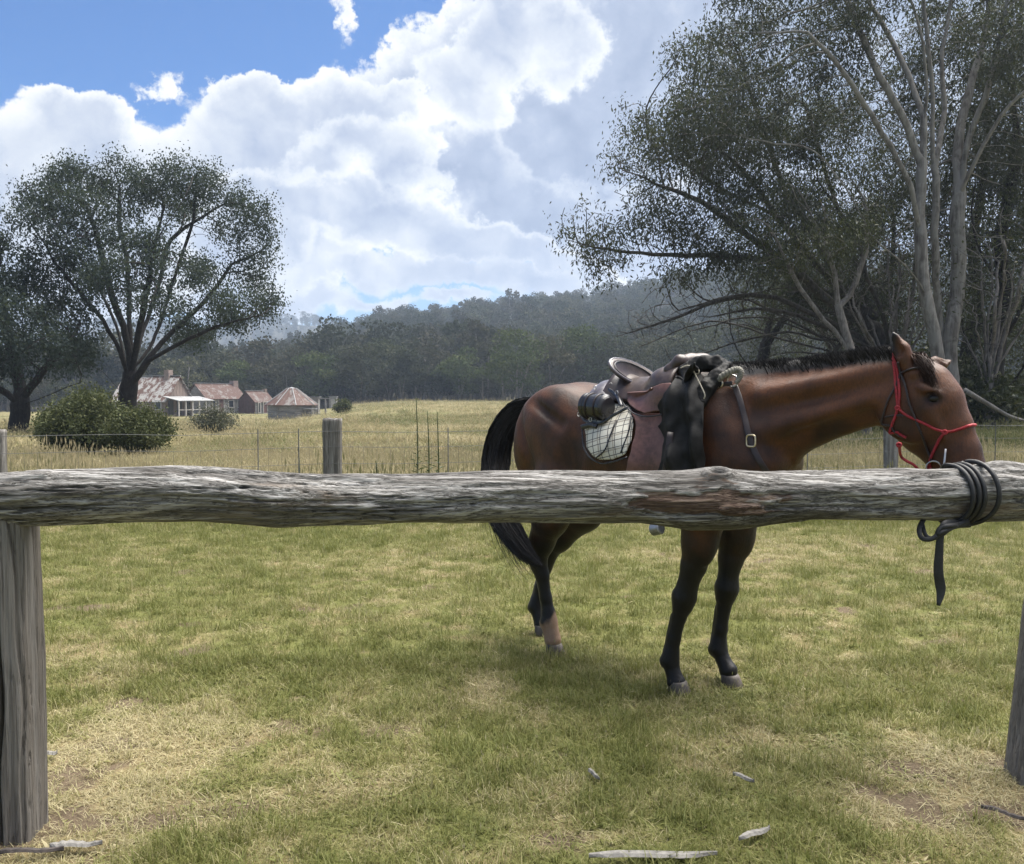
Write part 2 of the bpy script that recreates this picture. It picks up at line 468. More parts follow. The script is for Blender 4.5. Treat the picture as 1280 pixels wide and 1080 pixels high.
class SDF:
    def __init__(s, lo, hi, vox):
        s.lo = np.array(lo, float); s.vox = vox
        s.n = np.ceil((np.array(hi) - s.lo) / vox).astype(int) + 1
        s.D = np.full(s.n, 0.5, dtype=np.float32)
    def region(s, lo, hi, pad):
        a = np.maximum(np.floor((np.array(lo) - pad - s.lo) / s.vox).astype(int), 0)
        b = np.minimum(np.ceil((np.array(hi) + pad - s.lo) / s.vox).astype(int) + 1, s.n)
        sl = tuple(slice(a[i], b[i]) for i in range(3))
        g = [(s.lo[i] + np.arange(a[i], b[i]) * s.vox).astype(np.float32) for i in range(3)]
        return sl, g[0][:, None, None], g[1][None, :, None], g[2][None, None, :]
    def comb(s, sl, d, k, mode):
        A = s.D[sl]
        if mode == 'add':
            h = np.maximum(k - np.abs(A - d), 0) / max(k, 1e-6)
            s.D[sl] = np.minimum(A, d) - h * h * k * 0.25
        elif mode == 'sub':
            h = np.maximum(k - np.abs(A + d), 0) / max(k, 1e-6)
            s.D[sl] = np.maximum(A, -d) + h * h * k * 0.25
    def cone(s, p, q, r1, r2, k=0.03, sc=1.0, sc2=None, mode='add'):
        """rounded cone; sc, sc2 squash it sideways (axis 1) at its two ends"""
        p = np.array(p, float); q = np.array(q, float); R = max(r1, r2)
        sc2 = sc if sc2 is None else sc2
        lo = np.minimum(p, q) - R; hi = np.maximum(p, q) + R
        sl, X, Y, Z = s.region(lo, hi, k + 0.02)
        ab = q - p; L2 = ab @ ab
        h = np.clip(((X - p[0]) * ab[0] + (Y - p[1]) * ab[1] + (Z - p[2]) * ab[2]) / L2, 0, 1)
        cs = sc + (sc2 - sc) * h
        dx = X - (p[0] + h * ab[0]); dy = (Y - (p[1] + h * ab[1])) / cs; dz = Z - (p[2] + h * ab[2])
        r = r1 + (r2 - r1) * h
        L = np.sqrt(dx * dx + dy * dy + dz * dz)
        d = (L - r)
        # undo the stretch roughly
        d = d * np.sqrt((dx * dx + (dy * cs) ** 2 + dz * dz) / (L * L + 1e-9))
        s.comb(sl, d.astype(np.float32), k, mode)
    def ell(s, c, rad, k=0.03, rot=0.0, mode='add'):
        """ellipsoid; rot turns it in the (0,2) plane"""
        c = np.array(c, float); rad = np.array(rad, float); R = max(rad)
        sl, X, Y, Z = s.region(c - R, c + R, k + 0.02)
        X = X - c[0]; Y = Y - c[1]; Z = Z - c[2]
        ca, sa = math.cos(rot), math.sin(rot)
        U = X * ca + Z * sa; W = -X * sa + Z * ca
        k0 = np.sqrt((U / rad[0]) ** 2 + (Y / rad[1]) ** 2 + (W / rad[2]) ** 2)
        k1 = np.sqrt((U / rad[0] ** 2) ** 2 + (Y / rad[1] ** 2) ** 2 + (W / rad[2] ** 2) ** 2)
        d = k0 * (k0 - 1) / (k1 + 1e-9)
        s.comb(sl, d.astype(np.float32), k, mode)
    def chain(s, pts, k=0.03, mode='add'):
        """pts: (x, y, z, r[, sc])"""
        for a, b in zip(pts[:-1], pts[1:]):
            s.cone(a[:3], b[:3], a[3], b[3], k, a[4] if len(a) > 4 else 1, b[4] if len(b) > 4 else 1, mode)
    def mesh(s):
        D = s.D; n = D.shape
        ins = D < 0
        c = np.zeros((n[0] - 1, n[1] - 1, n[2] - 1), dtype=np.int8)
        for a in (0, 1):
            for b in (0, 1):
                for e in (0, 1):
                    c += ins[a:n[0] - 1 + a, b:n[1] - 1 + b, e:n[2] - 1 + e]
        act = (c > 0) & (c < 8)
        idx = np.argwhere(act)
        vid = np.full(c.shape, -1, dtype=np.int32); vid[act] = np.arange(len(idx))
        acc = np.zeros((len(idx), 3)); cnt = np.zeros(len(idx))
        corners = [(a, b, e) for a in (0, 1) for b in (0, 1) for e in (0, 1)]
        for ca in corners:
            for ax in range(3):
                if ca[ax] == 1: continue
                cb = list(ca); cb[ax] = 1
                va = D[idx[:, 0] + ca[0], idx[:, 1] + ca[1], idx[:, 2] + ca[2]]
                vb = D[idx[:, 0] + cb[0], idx[:, 1] + cb[1], idx[:, 2] + cb[2]]
                x = (va < 0) != (vb < 0)
                t = np.where(x, va / (va - vb + 1e-12), 0)
                p = np.tile(np.array(ca, float), (len(idx), 1)); p[:, ax] += t
                acc[x] += p[x]; cnt[x] += 1
        V = s.lo + (idx + acc / cnt[:, None]) * s.vox
        quads = []
        for ax in range(3):
            u, v = [(1, 2), (2, 0), (0, 1)][ax]
            sa = [slice(None)] * 3; sb = [slice(None)] * 3
            sa[ax] = slice(0, n[ax] - 1); sb[ax] = slice(1, n[ax])
            A = ins[tuple(sa)]; B = ins[tuple(sb)]
            e = np.argwhere(A != B)
            ok = (e[:, u] > 0) & (e[:, v] > 0) & (e[:, u] < n[u] - 1) & (e[:, v] < n[v] - 1)
            e = e[ok]
            fl = A[e[:, 0], e[:, 1], e[:, 2]]
            def V_(du, dv):
                q = e.copy(); q[:, u] -= du; q[:, v] -= dv
                return vid[q[:, 0], q[:, 1], q[:, 2]]
            q = np.stack([V_(1, 1), V_(0, 1), V_(0, 0), V_(1, 0)], -1)
            q[~fl] = q[~fl][:, ::-1]
            quads.append(q)
        return V, np.concatenate(quads)

def build_horse_body():
    S = SDF((-1.30, -0.40, -0.10), (1.25, 0.40, 1.70), 0.0078)
    # trunk, lofted
    sec = np.array([(-1.17, 1.20, 1.04, .05), (-1.13, 1.28, .98, .12), (-1.05, 1.36, .93, .185), (-.95, 1.42, .90, .235), (-.82, 1.455, .88, .268),
                    (-.65, 1.435, .865, .280), (-.45, 1.395, .825, .295), (-.25, 1.405, .80, .285), (-.12, 1.465, .79, .250), (-.0, 1.515, .80, .215),
                    (.10, 1.49, .83, .205), (.22, 1.42, .88, .195), (.32, 1.30, .96, .16), (.385, 1.18, 1.04, .09), (.41, 1.13, 1.08, .03)])
    sl, X, Y, Z = S.region((-1.19, -.33, .75), (.42, .33, 1.55), 0.05)
    xs = X[:, 0, 0]
    sm = spline(sec, 400); sm = sm[np.argsort(sm[:, 0])]
    top, bot, w = [np.interp(xs, sm[:, 0], sm[:, j])[:, None, None] for j in (1, 2, 3)]
    cz = (top * 0.45 + bot * 0.55); hz = np.where(Z > cz, top - cz, cz - bot)
    wz = w * np.where(Z > cz, 1 - 0.10 * np.clip((Z - cz) / hz, 0, 1), 1.0)
    q = np.sqrt((Y / wz) ** 2 + ((Z - cz) / hz) ** 2)
    d = (q - 1) * np.minimum(w, hz) * 0.9
    d = np.maximum(d, np.maximum(-1.18 - X, X - 0.415))
    S.comb(sl, d.astype(np.float32), 0.001, 'add')
    for sg in (-1, 1):
        # hindquarter muscles
        S.ell((-.86, sg * .155, 1.22), (.22, .125, .21), .08, 0.3)
        S.ell((-1.02, sg * .125, 1.13), (.125, .105, .22), .07, -0.2)
        S.ell((-.79, sg * .185, .97), (.15, .10, .19), .07, -0.25)
        S.cone((-1.05, sg * .235, 1.28), (-.93, sg * .266, .98), .016, .014, .06, mode='sub')
        S.ell((-.63, sg * .300, 1.10), (.05, .030, .13), .07, -.35, mode='sub')
        S.cone((-.20, sg * .278, 1.20), (-.17, sg * .285, .98), .020, .020, .05, mode='sub')
        S.cone((-.95, sg * .245, 1.36), (-.72, sg * .280, 1.24), .010, .008, .06, mode='sub')
        # shoulder, triceps, breast
        S.ell((.10, sg * .155, 1.18), (.12, .075, .27), .07, 0.45)
        S.ell((.00, sg * .175, 1.00), (.15, .07, .13), .07, 0.3)
        S.ell((.26, sg * .095, 1.08), (.12, .10, .13), .05, 0.2)
        S.ell((-.13, sg * .10, 1.40), (.14, .10, .08), .08)
    # hind legs (near, then far)
    legs = {}
    legs['rh'] = ([(-.80, -.18, .93, .125), (-.88, -.165, .74, .092), (-.955, -.15, .60, .060), (-.985, -.145, .52, .050)],
                  [(-.985, -.145, .50, .049), (-.965, -.135, .42, .036), (-.945, -.128, .30, .030), (-.930, -.122, .215, .035), (-.928, -.122, .170, .045), (-.912, -.122, .120, .039), (-.900, -.122, .080, .046)])
    legs['lh'] = ([(-.79, .17, .93, .125), (-.91, .155, .73, .092), (-1.07, .13, .57, .060), (-1.135, .12, .50, .050)],
                  [(-1.14, .12, .48, .049), (-1.165, .115, .40, .036), (-1.20, .11, .28, .030), (-1.222, .105, .20, .035), (-1.228, .103, .165, .041), (-1.20, .10, .110, .033), (-1.185, .10, .075, .043)])
    for k, (up, lo) in legs.items():
        S.chain(up, .05); S.chain(lo, .018)
        h = lo[0]
        S.cone((h[0] - .045, h[1], h[2] + .045), (h[0] - .015, h[1], h[2] - .04), .026, .026, .03)
        S.cone((h[0] - .05, h[1], h[2] + .05), (up[1][0] - .06, up[1][1], up[1][2] + .03), .012, .04, .03)    # tendon to the hock point
        a = lo[1]; b = lo[3]
        S.cone((a[0] - .034, a[1], a[2]), (b[0] - .030, b[1], b[2]), .013, .014, .012)                      # flexor tendon
        f = lo[4]; S.ell((f[0] - .025, f[1], f[2] - .012), (.025, .028, .028), .02)
    # fore legs
    legs['rf'] = [(.04, -.150, .95, .120), (.034, -.148, .84, .098), (.016, -.145, .72, .076), (-.018, -.142, .60, .059), (-.052, -.140, .50, .047), (-.072, -.138, .445, .050),
                  (-.080, -.138, .40, .045), (-.098, -.138, .345, .033), (-.125, -.138, .24, .031), (-.140, -.138, .165, .036), (-.146, -.138, .130, .042), (-.128, -.138, .075, .033), (-.112, -.138, .035, .045)]
    legs['lf'] = [(.05, .145, .95, .120), (.045, .142, .84, .098), (.032, .138, .72, .078), (.015, .134, .60, .060), (.000, .132, .50, .047), (-.006, .131, .455, .050),
                  (-.012, .130, .41, .045), (-.020, .130, .355, .033), (-.034, .130, .25, .031), (-.045, .130, .185, .036), (-.047, .130, .150, .042), (-.018, .130, .095, .033), (.008, .130, .055, .045)]
    for k in ('rf', 'lf'):
        c = legs[k]
        S.chain(c[:4], .045); S.chain(c[3:], .014)
        a = c[7]; b = c[9]
        S.cone((a[0] - .034, a[1], a[2]), (b[0] - .030, b[1], b[2]), .013, .014, .012)
        S.ell((c[5][0] - .04, c[5][1], c[5][2] - .005), (.022, .02, .035), .02)
        S.ell((c[5][0] + .008, c[5][1], c[5][2]), (.044, .045, .045), .035)
        f = c[10]; S.ell((f[0] - .025, f[1], f[2] - .012), (.025, .028, .028), .02)
        S.ell((c[2][0] + .025, c[2][1] + (-.02 if k == 'rf' else .02), c[2][2] + .02), (.06, .05, .13), .03, 0.1)
    # neck
    S.chain([(.06, 0, 1.24, .245, .74), (.24, 0, 1.275, .222, .66), (.38, 0, 1.315, .182, .56), (.50, 0, 1.350, .160, .50), (.62, 0, 1.380, .144, .47), (.74, 0, 1.402, .130, .50), (.83, 0, 1.425, .113, .56)], .05)
    S.cone((.05, 0, 1.475), (.40, 0, 1.485), .035, .028, .07)
    S.cone((.40, 0, 1.485), (.84, 0, 1.530), .028, .022, .06)
    S.chain([(.05, 0, 1.485, .024), (.25, 0, 1.493, .026), (.42, 0, 1.505, .026), (.63, 0, 1.535, .026), (.80, 0, 1.552, .024), (.855, 0, 1.545, .018)], .02)
    for sg in (-1, 1):
        S.cone((.22, sg * .13, 1.20), (.78, sg * .052, 1.37), .055, .030, .05)              # long neck muscle
        S.cone((.30, sg * .11, 1.38), (.80, sg * .045, 1.48), .04, .028, .05)
        S.cone((.46, sg * .105, 1.21), (.78, sg * .078, 1.31), .012, .010, .05, mode='sub')  # jugular groove
    # head
    S.chain([(.865, 0, 1.462, .083, .72), (.945, 0, 1.408, .100, .82), (.985, 0, 1.352, .098, .88), (1.035, 0, 1.260, .080, .80), (1.075, 0, 1.165, .072, .78), (1.100, 0, 1.085, .068, .86), (1.102, 0, 1.045, .060, .92)], .03)
    S.chain([(.885, 0, 1.335, .128, .50), (.945, 0, 1.255, .105, .50), (1.01, 0, 1.165, .072, .60), (1.055, 0, 1.07, .052, .8), (1.065, 0, 1.025, .036, .9)], .035)
    for sg in (-1, 1):
        S.ell((.893, sg * .062, 1.315), (.125, .030, .108), .030, -0.9)                      # cheek
        S.cone((.985, sg * .082, 1.325), (1.045, sg * .058, 1.215), .014, .009, .025)         # facial crest
        S.ell((.985, sg * .088, 1.400), (.045, .020, .018), .022, -0.5)                      # brow
        S.ell((1.003, sg * .096, 1.372), (.033, .016, .022), .012, -0.5, mode='sub')
        
        S.ell((1.118, sg * .047, 1.072), (.026, .022, .034), .02, 0.1)
        S.ell((1.128, sg * .062, 1.068), (.012, .014, .020), .010, 0.3, mode='sub')           # nostril
        S.ell((.93, sg * .072, 1.47), (.03, .02, .02), .03)
    S.cone((1.04, -.08, 1.035), (1.04, .08, 1.035), .006, .006, .01, mode='sub')
    # ears: near one pricked back, far one flopped forward
    for (b, t_, o) in (((.895, -.058, 1.508), (.842, -.075, 1.630), (-.3, -1, .1)), ((.940, .058, 1.500), (1.000, .105, 1.522), (.5, .1, .6))):
        b = np.array(b); t_ = np.array(t_); m_ = b * .55 + t_ * .45; o = np.array(o) / np.linalg.norm(o)
        S.cone(b, m_, .030, .033, .02); S.cone(m_, b * .15 + t_ * .85, .033, .015, .008); S.cone(b * .15 + t_ * .85, t_, .015, .006, .006)
        S.cone(m_ * .8 + b * .2 + o * .030, t_ * .86 + m_ * .14 + o * .016, .024, .008, .008, mode='sub')
    V, Q = S.mesh()
    # coat colours: black points, dark topline, pale sock, mealy flank; neck tones partly painted light
    s, t, z = V[:, 0], V[:, 1], V[:, 2]
    nz = fbm(V * 9, 3) * .5
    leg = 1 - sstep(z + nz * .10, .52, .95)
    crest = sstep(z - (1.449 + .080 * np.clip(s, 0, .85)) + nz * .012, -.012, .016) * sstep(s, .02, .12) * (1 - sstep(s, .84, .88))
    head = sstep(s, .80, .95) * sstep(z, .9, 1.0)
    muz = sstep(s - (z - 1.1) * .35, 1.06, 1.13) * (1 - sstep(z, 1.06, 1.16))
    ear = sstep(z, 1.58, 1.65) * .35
    under = sstep(1.27 - z + (s - .75) * .20 + nz * .03, .02, .16) * sstep(s, .40, .52) * (1 - sstep(s, .74, .80))  # darker lower neck, partly shade painted into the coat
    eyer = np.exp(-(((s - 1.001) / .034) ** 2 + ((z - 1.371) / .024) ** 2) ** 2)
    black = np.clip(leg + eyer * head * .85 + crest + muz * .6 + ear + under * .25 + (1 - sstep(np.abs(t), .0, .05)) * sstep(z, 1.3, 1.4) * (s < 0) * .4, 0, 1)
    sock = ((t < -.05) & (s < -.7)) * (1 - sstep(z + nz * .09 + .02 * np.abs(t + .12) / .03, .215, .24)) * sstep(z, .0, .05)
    bright = np.clip(.45 + .9 * nz + .45 * sstep(s, .0, .3) * sstep(z, 1.2, 1.4) * (1 - head) + .25 * head + .25 * (1 - sstep(s, -1.05, -.8)) * 1.0, 0, 1)  # copper upper neck, partly light painted into the coat
    sockv = sock * (1 - 0)
    V2 = h2w(V)
    return V2, Q, dict(black=black, sock=sockv, bright=bright), legs

def coat_material():
    m, nt = new_mat('bay_coat')
    P = nt.n('ShaderNodeTexCoord').outputs['Object']
    A = lambda n: nt.n('ShaderNodeAttribute', attribute_name=n).outputs['Fac']
    st = nt.vec('MULTIPLY', P, (120, 120, 45))
    hair = nt.noise(st, 1.3, 5, 0.75, 0.6)
    mot = nt.noise(nt.vec('MULTIPLY', P, (1, 1, .6)), 9, 6, 0.68, .5)
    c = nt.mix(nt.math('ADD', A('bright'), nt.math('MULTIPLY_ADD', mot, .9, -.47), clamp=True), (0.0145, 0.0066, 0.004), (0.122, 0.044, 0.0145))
    c = nt.mix(nt.smooth(hair, .35, .75, 0, .62), c, (0.020, 0.008, 0.005))
    c = nt.mix(A('black'), c, (0.0055, 0.0042, 0.0038))
    c = nt.mix(A('sock'), c, nt.mix(hair, (0.20, 0.11, 0.065), (0.34, 0.23, 0.15)))
    b = bump(nt, nt.math('ADD', nt.math('MULTIPLY', hair, .5), nt.math('MULTIPLY', mot, 2.2)), 0.005, 0.6)
    sh = principled(nt, c, nt.math('MULTIPLY_ADD', hair, .25, .36), b, Specular_IOR_Level=0.32, Sheen_Weight=0.04, Sheen_Roughness=0.4)
    return finish(m, nt, sh)

def simple_mat(name, col, rough=.6, var=0.25, scale=30, bumpd=0.002, metal=0.0, spec=0.5, stretch=(1, 1, 1), col2=None, coat=0.0):
    m, nt = new_mat(name)
    P = nt.n('ShaderNodeTexCoord').outputs['Object']
    P = nt.vec('MULTIPLY', P, stretch)
    n = nt.noise(P, scale, 5, 0.65, 0.2); n2 = nt.noise(P, scale * .17, 4, 0.6)
    if col2 is None: col2 = tuple(v * (1 + var) + var * .02 for v in col)
    c = nt.mix(nt.smooth(nt.math('ADD', nt.math('MULTIPLY', n, .5), nt.math('MULTIPLY', n2, .5)), .35, .65), tuple(v * (1 - var) for v in col), col2)
    b = bump(nt, n, bumpd, 0.7)
    return finish(m, nt, principled(nt, c, nt.math('MULTIPLY_ADD', n2, .3, rough - .15), b, Metallic=metal, Specular_IOR_Level=spec, Coat_Weight=coat))

M_HAIR = simple_mat('black_horsehair', (0.007, 0.0055, 0.005), .6, .5, 60, spec=.25)
M_HAIR_BR = simple_mat('brown_forelock', (0.030, 0.014, 0.009), .65, .6, 60, spec=.15)
M_HOOF = simple_mat('hoof_horn', (0.085, 0.068, 0.055), .6, .4, 60, .002, stretch=(1, 1, .2))
M_EYE = simple_mat('dark_eye', (0.004, 0.003, 0.003), .3, .2, 10, 0, spec=.4)

def ribbons(paths, width, mat, name, parent, taper=True, tintname=None):
    """hair: each path (k,3) becomes a narrow two-sided strip"""
    P = np.asarray(paths, float); n, k, _ = P.shape
    T = np.gradient(P, axis=1); T /= np.linalg.norm(T, axis=2)[..., None] + 1e-9
    r = rng.normal(size=(n, 1, 3)); S = np.cross(T, np.broadcast_to(r, T.shape)); S /= np.linalg.norm(S, axis=2)[..., None] + 1e-9
    u = np.linspace(0, 1, k)[None, :, None]
    w = np.broadcast_to(np.asarray(width, float).reshape(-1, 1, 1), (n, 1, 1)) * ((1 - .85 * u ** 2) if taper else 1)
    V = np.stack([P - S * w, P + S * w], 2).reshape(-1, 3)
    i = (np.arange(n)[:, None] * k + np.arange(k - 1)[None]) * 2
    Q = np.stack([i, i + 1, i + 3, i + 2], -1).reshape(-1, 4)
    return obj(name, V, Q, mat, parent)

HORSE = empty('horse', HW, 'bay horse with black mane and tail standing saddled and tied behind the log rail', 'horse')
_bv, _bq, _ba, LEGS = build_horse_body()
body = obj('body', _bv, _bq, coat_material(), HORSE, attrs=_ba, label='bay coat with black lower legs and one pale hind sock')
BVH = BVHTree.FromPolygons([tuple(v) for v in _bv], [tuple(q) for q in _bq])

# hooves
def hoof(c, front, pale=False):
    s, t, z0 = c
    prof = [(0.0, .052, .010), (.012, .052, .010), (.048, .045, .002), (.060, .043, -.004), (.064, .030, -.006)]
    n = 20; V = []; Fq = []
    for (hz, r, fw) in prof:
        for i in range(n):
            a = 2 * math.pi * i / n
            f = 1.12 if math.cos(a) > 0 else .88
            V.append((s + fw + math.cos(a) * r * f, t + math.sin(a) * r, z0 + hz))
    for j in range(len(prof) - 1):
        for i in range(n):
            Fq.append((j * n + i, j * n + (i + 1) % n, (j + 1) * n + (i + 1) % n, (j + 1) * n + i))
    Fq.append(tuple(range(n))[::-1]); Fq.append(tuple((len(prof) - 1) * n + i for i in range(n)))
    obj('hoof', h2w(np.array(V)), Fq, M_HOOF, HORSE)
for (k, dz) in (('rf', 0), ('lf', 0), ('rh', 0), ('lh', 0)):
    e = (LEGS[k][-1] if k in ('rf', 'lf') else LEGS[k][1][-1])
    w = h2w(np.array(e[:3])); g = tz(w[0], w[1])
    hoof((e[0] + .006, e[1], g - .004), True)

# mane (hogged), forelock, tail
def crest_z(s):
    return np.interp(s, [.02, .10, .25, .42, .63, .80, .87], [1.515, 1.505, 1.508, 1.513, 1.537, 1.552, 1.548])
def build_hair():
    n = 11000
    s = rng.uniform(.06, .875, n); t = rng.normal(-.004, .017, n)
    z = crest_z(s) - .026 - np.abs(t) * .5
    L = (.064 + .008 * fbm(np.stack([s * 9, 0 * s, 0 * s], -1), 2)) * rng.uniform(.85, 1.06, n) * np.clip((s - .02) / .1, .5, 1)
    d = np.stack([rng.normal(-.10, .12, n), t * 9 + rng.normal(-.03, .09, n), np.ones(n)], -1); d /= np.linalg.norm(d, axis=1)[:, None]
    root = np.stack([s, t, z], -1)
    u = np.linspace(0, 1, 4)[None, :, None]
    P = root[:, None] + d[:, None] * L[:, None, None] * u + np.stack([-.012 * u[..., 0] ** 2 * np.ones((n, 1)), 0 * u[..., 0] * np.ones((n, 1)), 0 * u[..., 0] * np.ones((n, 1))], -1)
    ribbons(h2w(P), rng.uniform(.0014, .0026, n), M_HAIR, 'mane', HORSE)
    # forelock, blown over the forehead
    n = 1100
    r0 = np.stack([rng.uniform(.865, .93, n), rng.normal(0, .022, n), np.full(n, 1.54) + rng.uniform(-.01, .012, n)], -1)
    e_ = rng.uniform(0, 1, n) ** .8
    end = np.stack([.955 + .055 * e_ + rng.normal(0, .014, n), -.098 + rng.exponential(.03, n), 1.49 - .11 * e_ + rng.normal(0, .014, n)], -1)
    mid = (r0 + end) / 2 + np.stack([rng.uniform(.0, .03, n), rng.normal(-.03, .012, n), rng.uniform(.015, .05, n)], -1)
    u = np.linspace(0, 1, 7)[None, :, None]
    P = (1 - u) ** 2 * r0[:, None] + 2 * u * (1 - u) * mid[:, None] + u ** 2 * end[:, None]
    P += .002 * np.sin(u * 6 + rng.uniform(0, 6, (n, 1, 1)))
    ribbons(h2w(P), rng.uniform(.0012, .002, n), M_HAIR_BR, 'forelock', HORSE)
    # tail
    axis = spline([(-1.10, .0, 1.335), (-1.20, -.01, 1.325), (-1.29, -.03, 1.27), (-1.36, -.05, 1.16), (-1.38, -.07, 1.02), (-1.33, -.13, .87), (-1.21, -.21, .74), (-1.04, -.28, .64), (-.90, -.32, .56), (-.79, -.33, .52)], 24)
    rad = np.interp(np.linspace(0, 1, 24), [0, .06, .2, .4, .6, .8, .93, 1], [.022, .034, .062, .080, .078, .060, .032, .006])
    Vt, Qt = tube_arrays(h2w(axis), rad * .72, 12)
    tail = obj('tail', Vt, Qt, M_HAIR, HORSE)
    n = 2600
    a = rng.uniform(0, 2 * math.pi, n); q = np.sqrt(rng.uniform(.3, 1, n)); e = rng.uniform(.55, 1.0, n) ** .7
    T = np.gradient(axis, axis=0); T /= np.linalg.norm(T, axis=1)[:, None]
    N = np.cross(T, (0, 1, 0)); N /= np.linalg.norm(N, axis=1)[:, None]; B = np.cross(T, N)
    k = 12
    P = np.zeros((n, k, 3))
    for j in range(k):
        f = np.clip(j / (k - 1) * e, 0, 1) * 23; i = np.minimum(f.astype(int), 22); w = (f - i)[:, None]
        c = axis[i] * (1 - w) + axis[i + 1] * w; nn = N[i]; bb = B[i]
        rr = (rad[i] * (1 - w[:, 0]) + rad[i + 1] * w[:, 0]) * q * 1.12 + .010 * (j / k) ** 2 * rng.normal(0, 1.0, n)
        P[:, j] = c + nn * (np.cos(a) * rr)[:, None] + bb * (np.sin(a) * rr * .8)[:, None]
    stray = rng.random(n) < .05
    P[stray, -4:, 2] -= np.linspace(.01, .10, 4)[None, :] * rng.uniform(.3, 1.3, (stray.sum(), 1))
    P[stray, -4:, 0] -= np.linspace(.0, .06, 4)[None, :] * rng.uniform(.0, 1.6, (stray.sum(), 1))
    
    o = ribbons(h2w(P), rng.uniform(.0016, .0032, n), M_HAIR, 'tail_hair', tail)
build_hair()

# eyes
for sg in (-1, 1):
    c = h2w(np.array((1.001, sg * .072, 1.371)))
    V, Fq = [], []
    for i in range(9):
        for j in range(14):
            a = math.pi * i / 8; b = 2 * math.pi * j / 14
            V.append(c + .0225 * np.array((math.sin(a) * math.cos(b), math.sin(a) * math.sin(b), math.cos(a) * .8)))
    for i in range(8):
        for j in range(14):
            Fq.append((i * 14 + j, (i + 1) * 14 + j, (i + 1) * 14 + (j + 1) % 14, i * 14 + (j + 1) % 14))
    obj('eye', V, Fq, M_EYE, HORSE)

# ------------------------------------------------------------------ tack
CAMP = Vector((0, 0, CAM_H))
def hit(px, py, off=0.0, fallback=-.2):
    """the point of the horse's surface seen at a pixel, lifted off it along the normal"""
    d = Vector(ray_dir(px, py)).normalized()
    loc, nor, idx, dist = BVH.ray_cast(CAMP, d)
    if loc is None:
        rd = ray_dir(px, py); n = HN
        Y = (np.dot(HW, n) + fallback) / np.dot(np.array((rd[0], 1, 0)), n)
        p = CAMP + Vector(rd) * Y
        loc, nor, idx, dist = BVH.find_nearest(p)
        q = np.array(loc)
        return np.array(p) if dist > .12 else np.array(loc) + np.array(nor) * off
    return np.array(loc) + np.array(nor) * off

def patch(name, outline, off, thick, mat, parent, step=4.0, fold=None, smooth=3, fallback=-.26, **tg):
    """a sheet lying on the horse: outline in photo pixels, folded onto its surface"""
    P = np.array(outline, float)
    Pc = np.vstack([P, P[:1]]); pts = []
    for a, b in zip(Pc[:-1], Pc[1:]):
        k = max(1, int(np.linalg.norm(b - a) / step))
        for i in range(k): pts.append(a + (b - a) * i / k)
    nb = len(pts)
    x0, y0 = P.min(0); x1, y1 = P.max(0)
    poly = P
    def inside(x, y):
        c = False; j = len(poly) - 1
        for i in range(len(poly)):
            if (poly[i][1] > y) != (poly[j][1] > y) and x < (poly[j][0] - poly[i][0]) * (y - poly[i][1]) / (poly[j][1] - poly[i][1]) + poly[i][0]:
                c = not c
            j = i
        return c
    B = np.array(pts)
    yy = y0 + step / 2
    while yy < y1:
        xx = x0 + step / 2
        while xx < x1:
            if inside(xx, yy) and np.min(np.linalg.norm(B - (xx, yy), axis=1)) > step * .6:
                pts.append(np.array((xx, yy)))
            xx += step
        yy += step
    v2, e2, f2, *_ = delaunay_2d_cdt([Vector(p) for p in pts], [(i, (i + 1) % nb) for i in range(nb)], [], 1, 1e-6)
    W3 = np.array([hit(p[0], p[1], 0, fallback) for p in v2])
    # smooth the landing so that the sheet spans hollows
    nb_ = [[] for _ in v2]
    for f in f2:
        for i in range(3):
            nb_[f[i]].append(f[(i + 1) % 3]); nb_[f[(i + 1) % 3]].append(f[i])
    for _ in range(smooth):
        W3 = np.array([(W3[i] + W3[nb_[i]].mean(0)) / 2 if nb_[i] else W3[i] for i in range(len(W3))])
    toc = np.array(CAMP) - W3; toc /= np.linalg.norm(toc, axis=1)[:, None]
    outd = -HN * .8 + toc * .2
    o_ = np.full(len(W3), off)
    if fold is not None:
        o_ = o_ + np.array([fold(p[0], p[1]) for p in v2])
    W3 = W3 + outd * o_[:, None]
    fl = [tuple(f) if True else f for f in f2]
    # orient outwards
    a, b, c = W3[fl[0][0]], W3[fl[0][1]], W3[fl[0][2]]
    nrm = sum(np.cross(W3[f[1]] - W3[f[0]], W3[f[2]] - W3[f[0]]) for f in fl)
    if np.dot(nrm, outd.mean(0)) < 0: fl = [f[::-1] for f in fl]
    o = obj(name, W3, fl, mat, parent, **tg)
    md = o.modifiers.new('thickness', 'SOLIDIFY'); md.thickness = thick; md.offset = -1
    md2 = o.modifiers.new('soften', 'SUBSURF'); md2.levels = 1; md2.render_levels = 1
    return o

def strap(name, px, width, mat, parent, off=.004, thick=.004, n=None, fallback=-.25, world=None, **tg):
    """flat strap lying on the horse along a pixel path"""
    P2 = spline([(a, b, 0) for a, b in px], n or max(6, int(len(px) * 6)))
    W3 = np.array([hit(p[0], p[1], off, fallback) for p in P2])
    for _ in range(2): W3[1:-1] = (W3[:-2] + 2 * W3[1:-1] + W3[2:]) / 4
    return flat_strip(name, W3, width, thick, mat, parent, **tg)

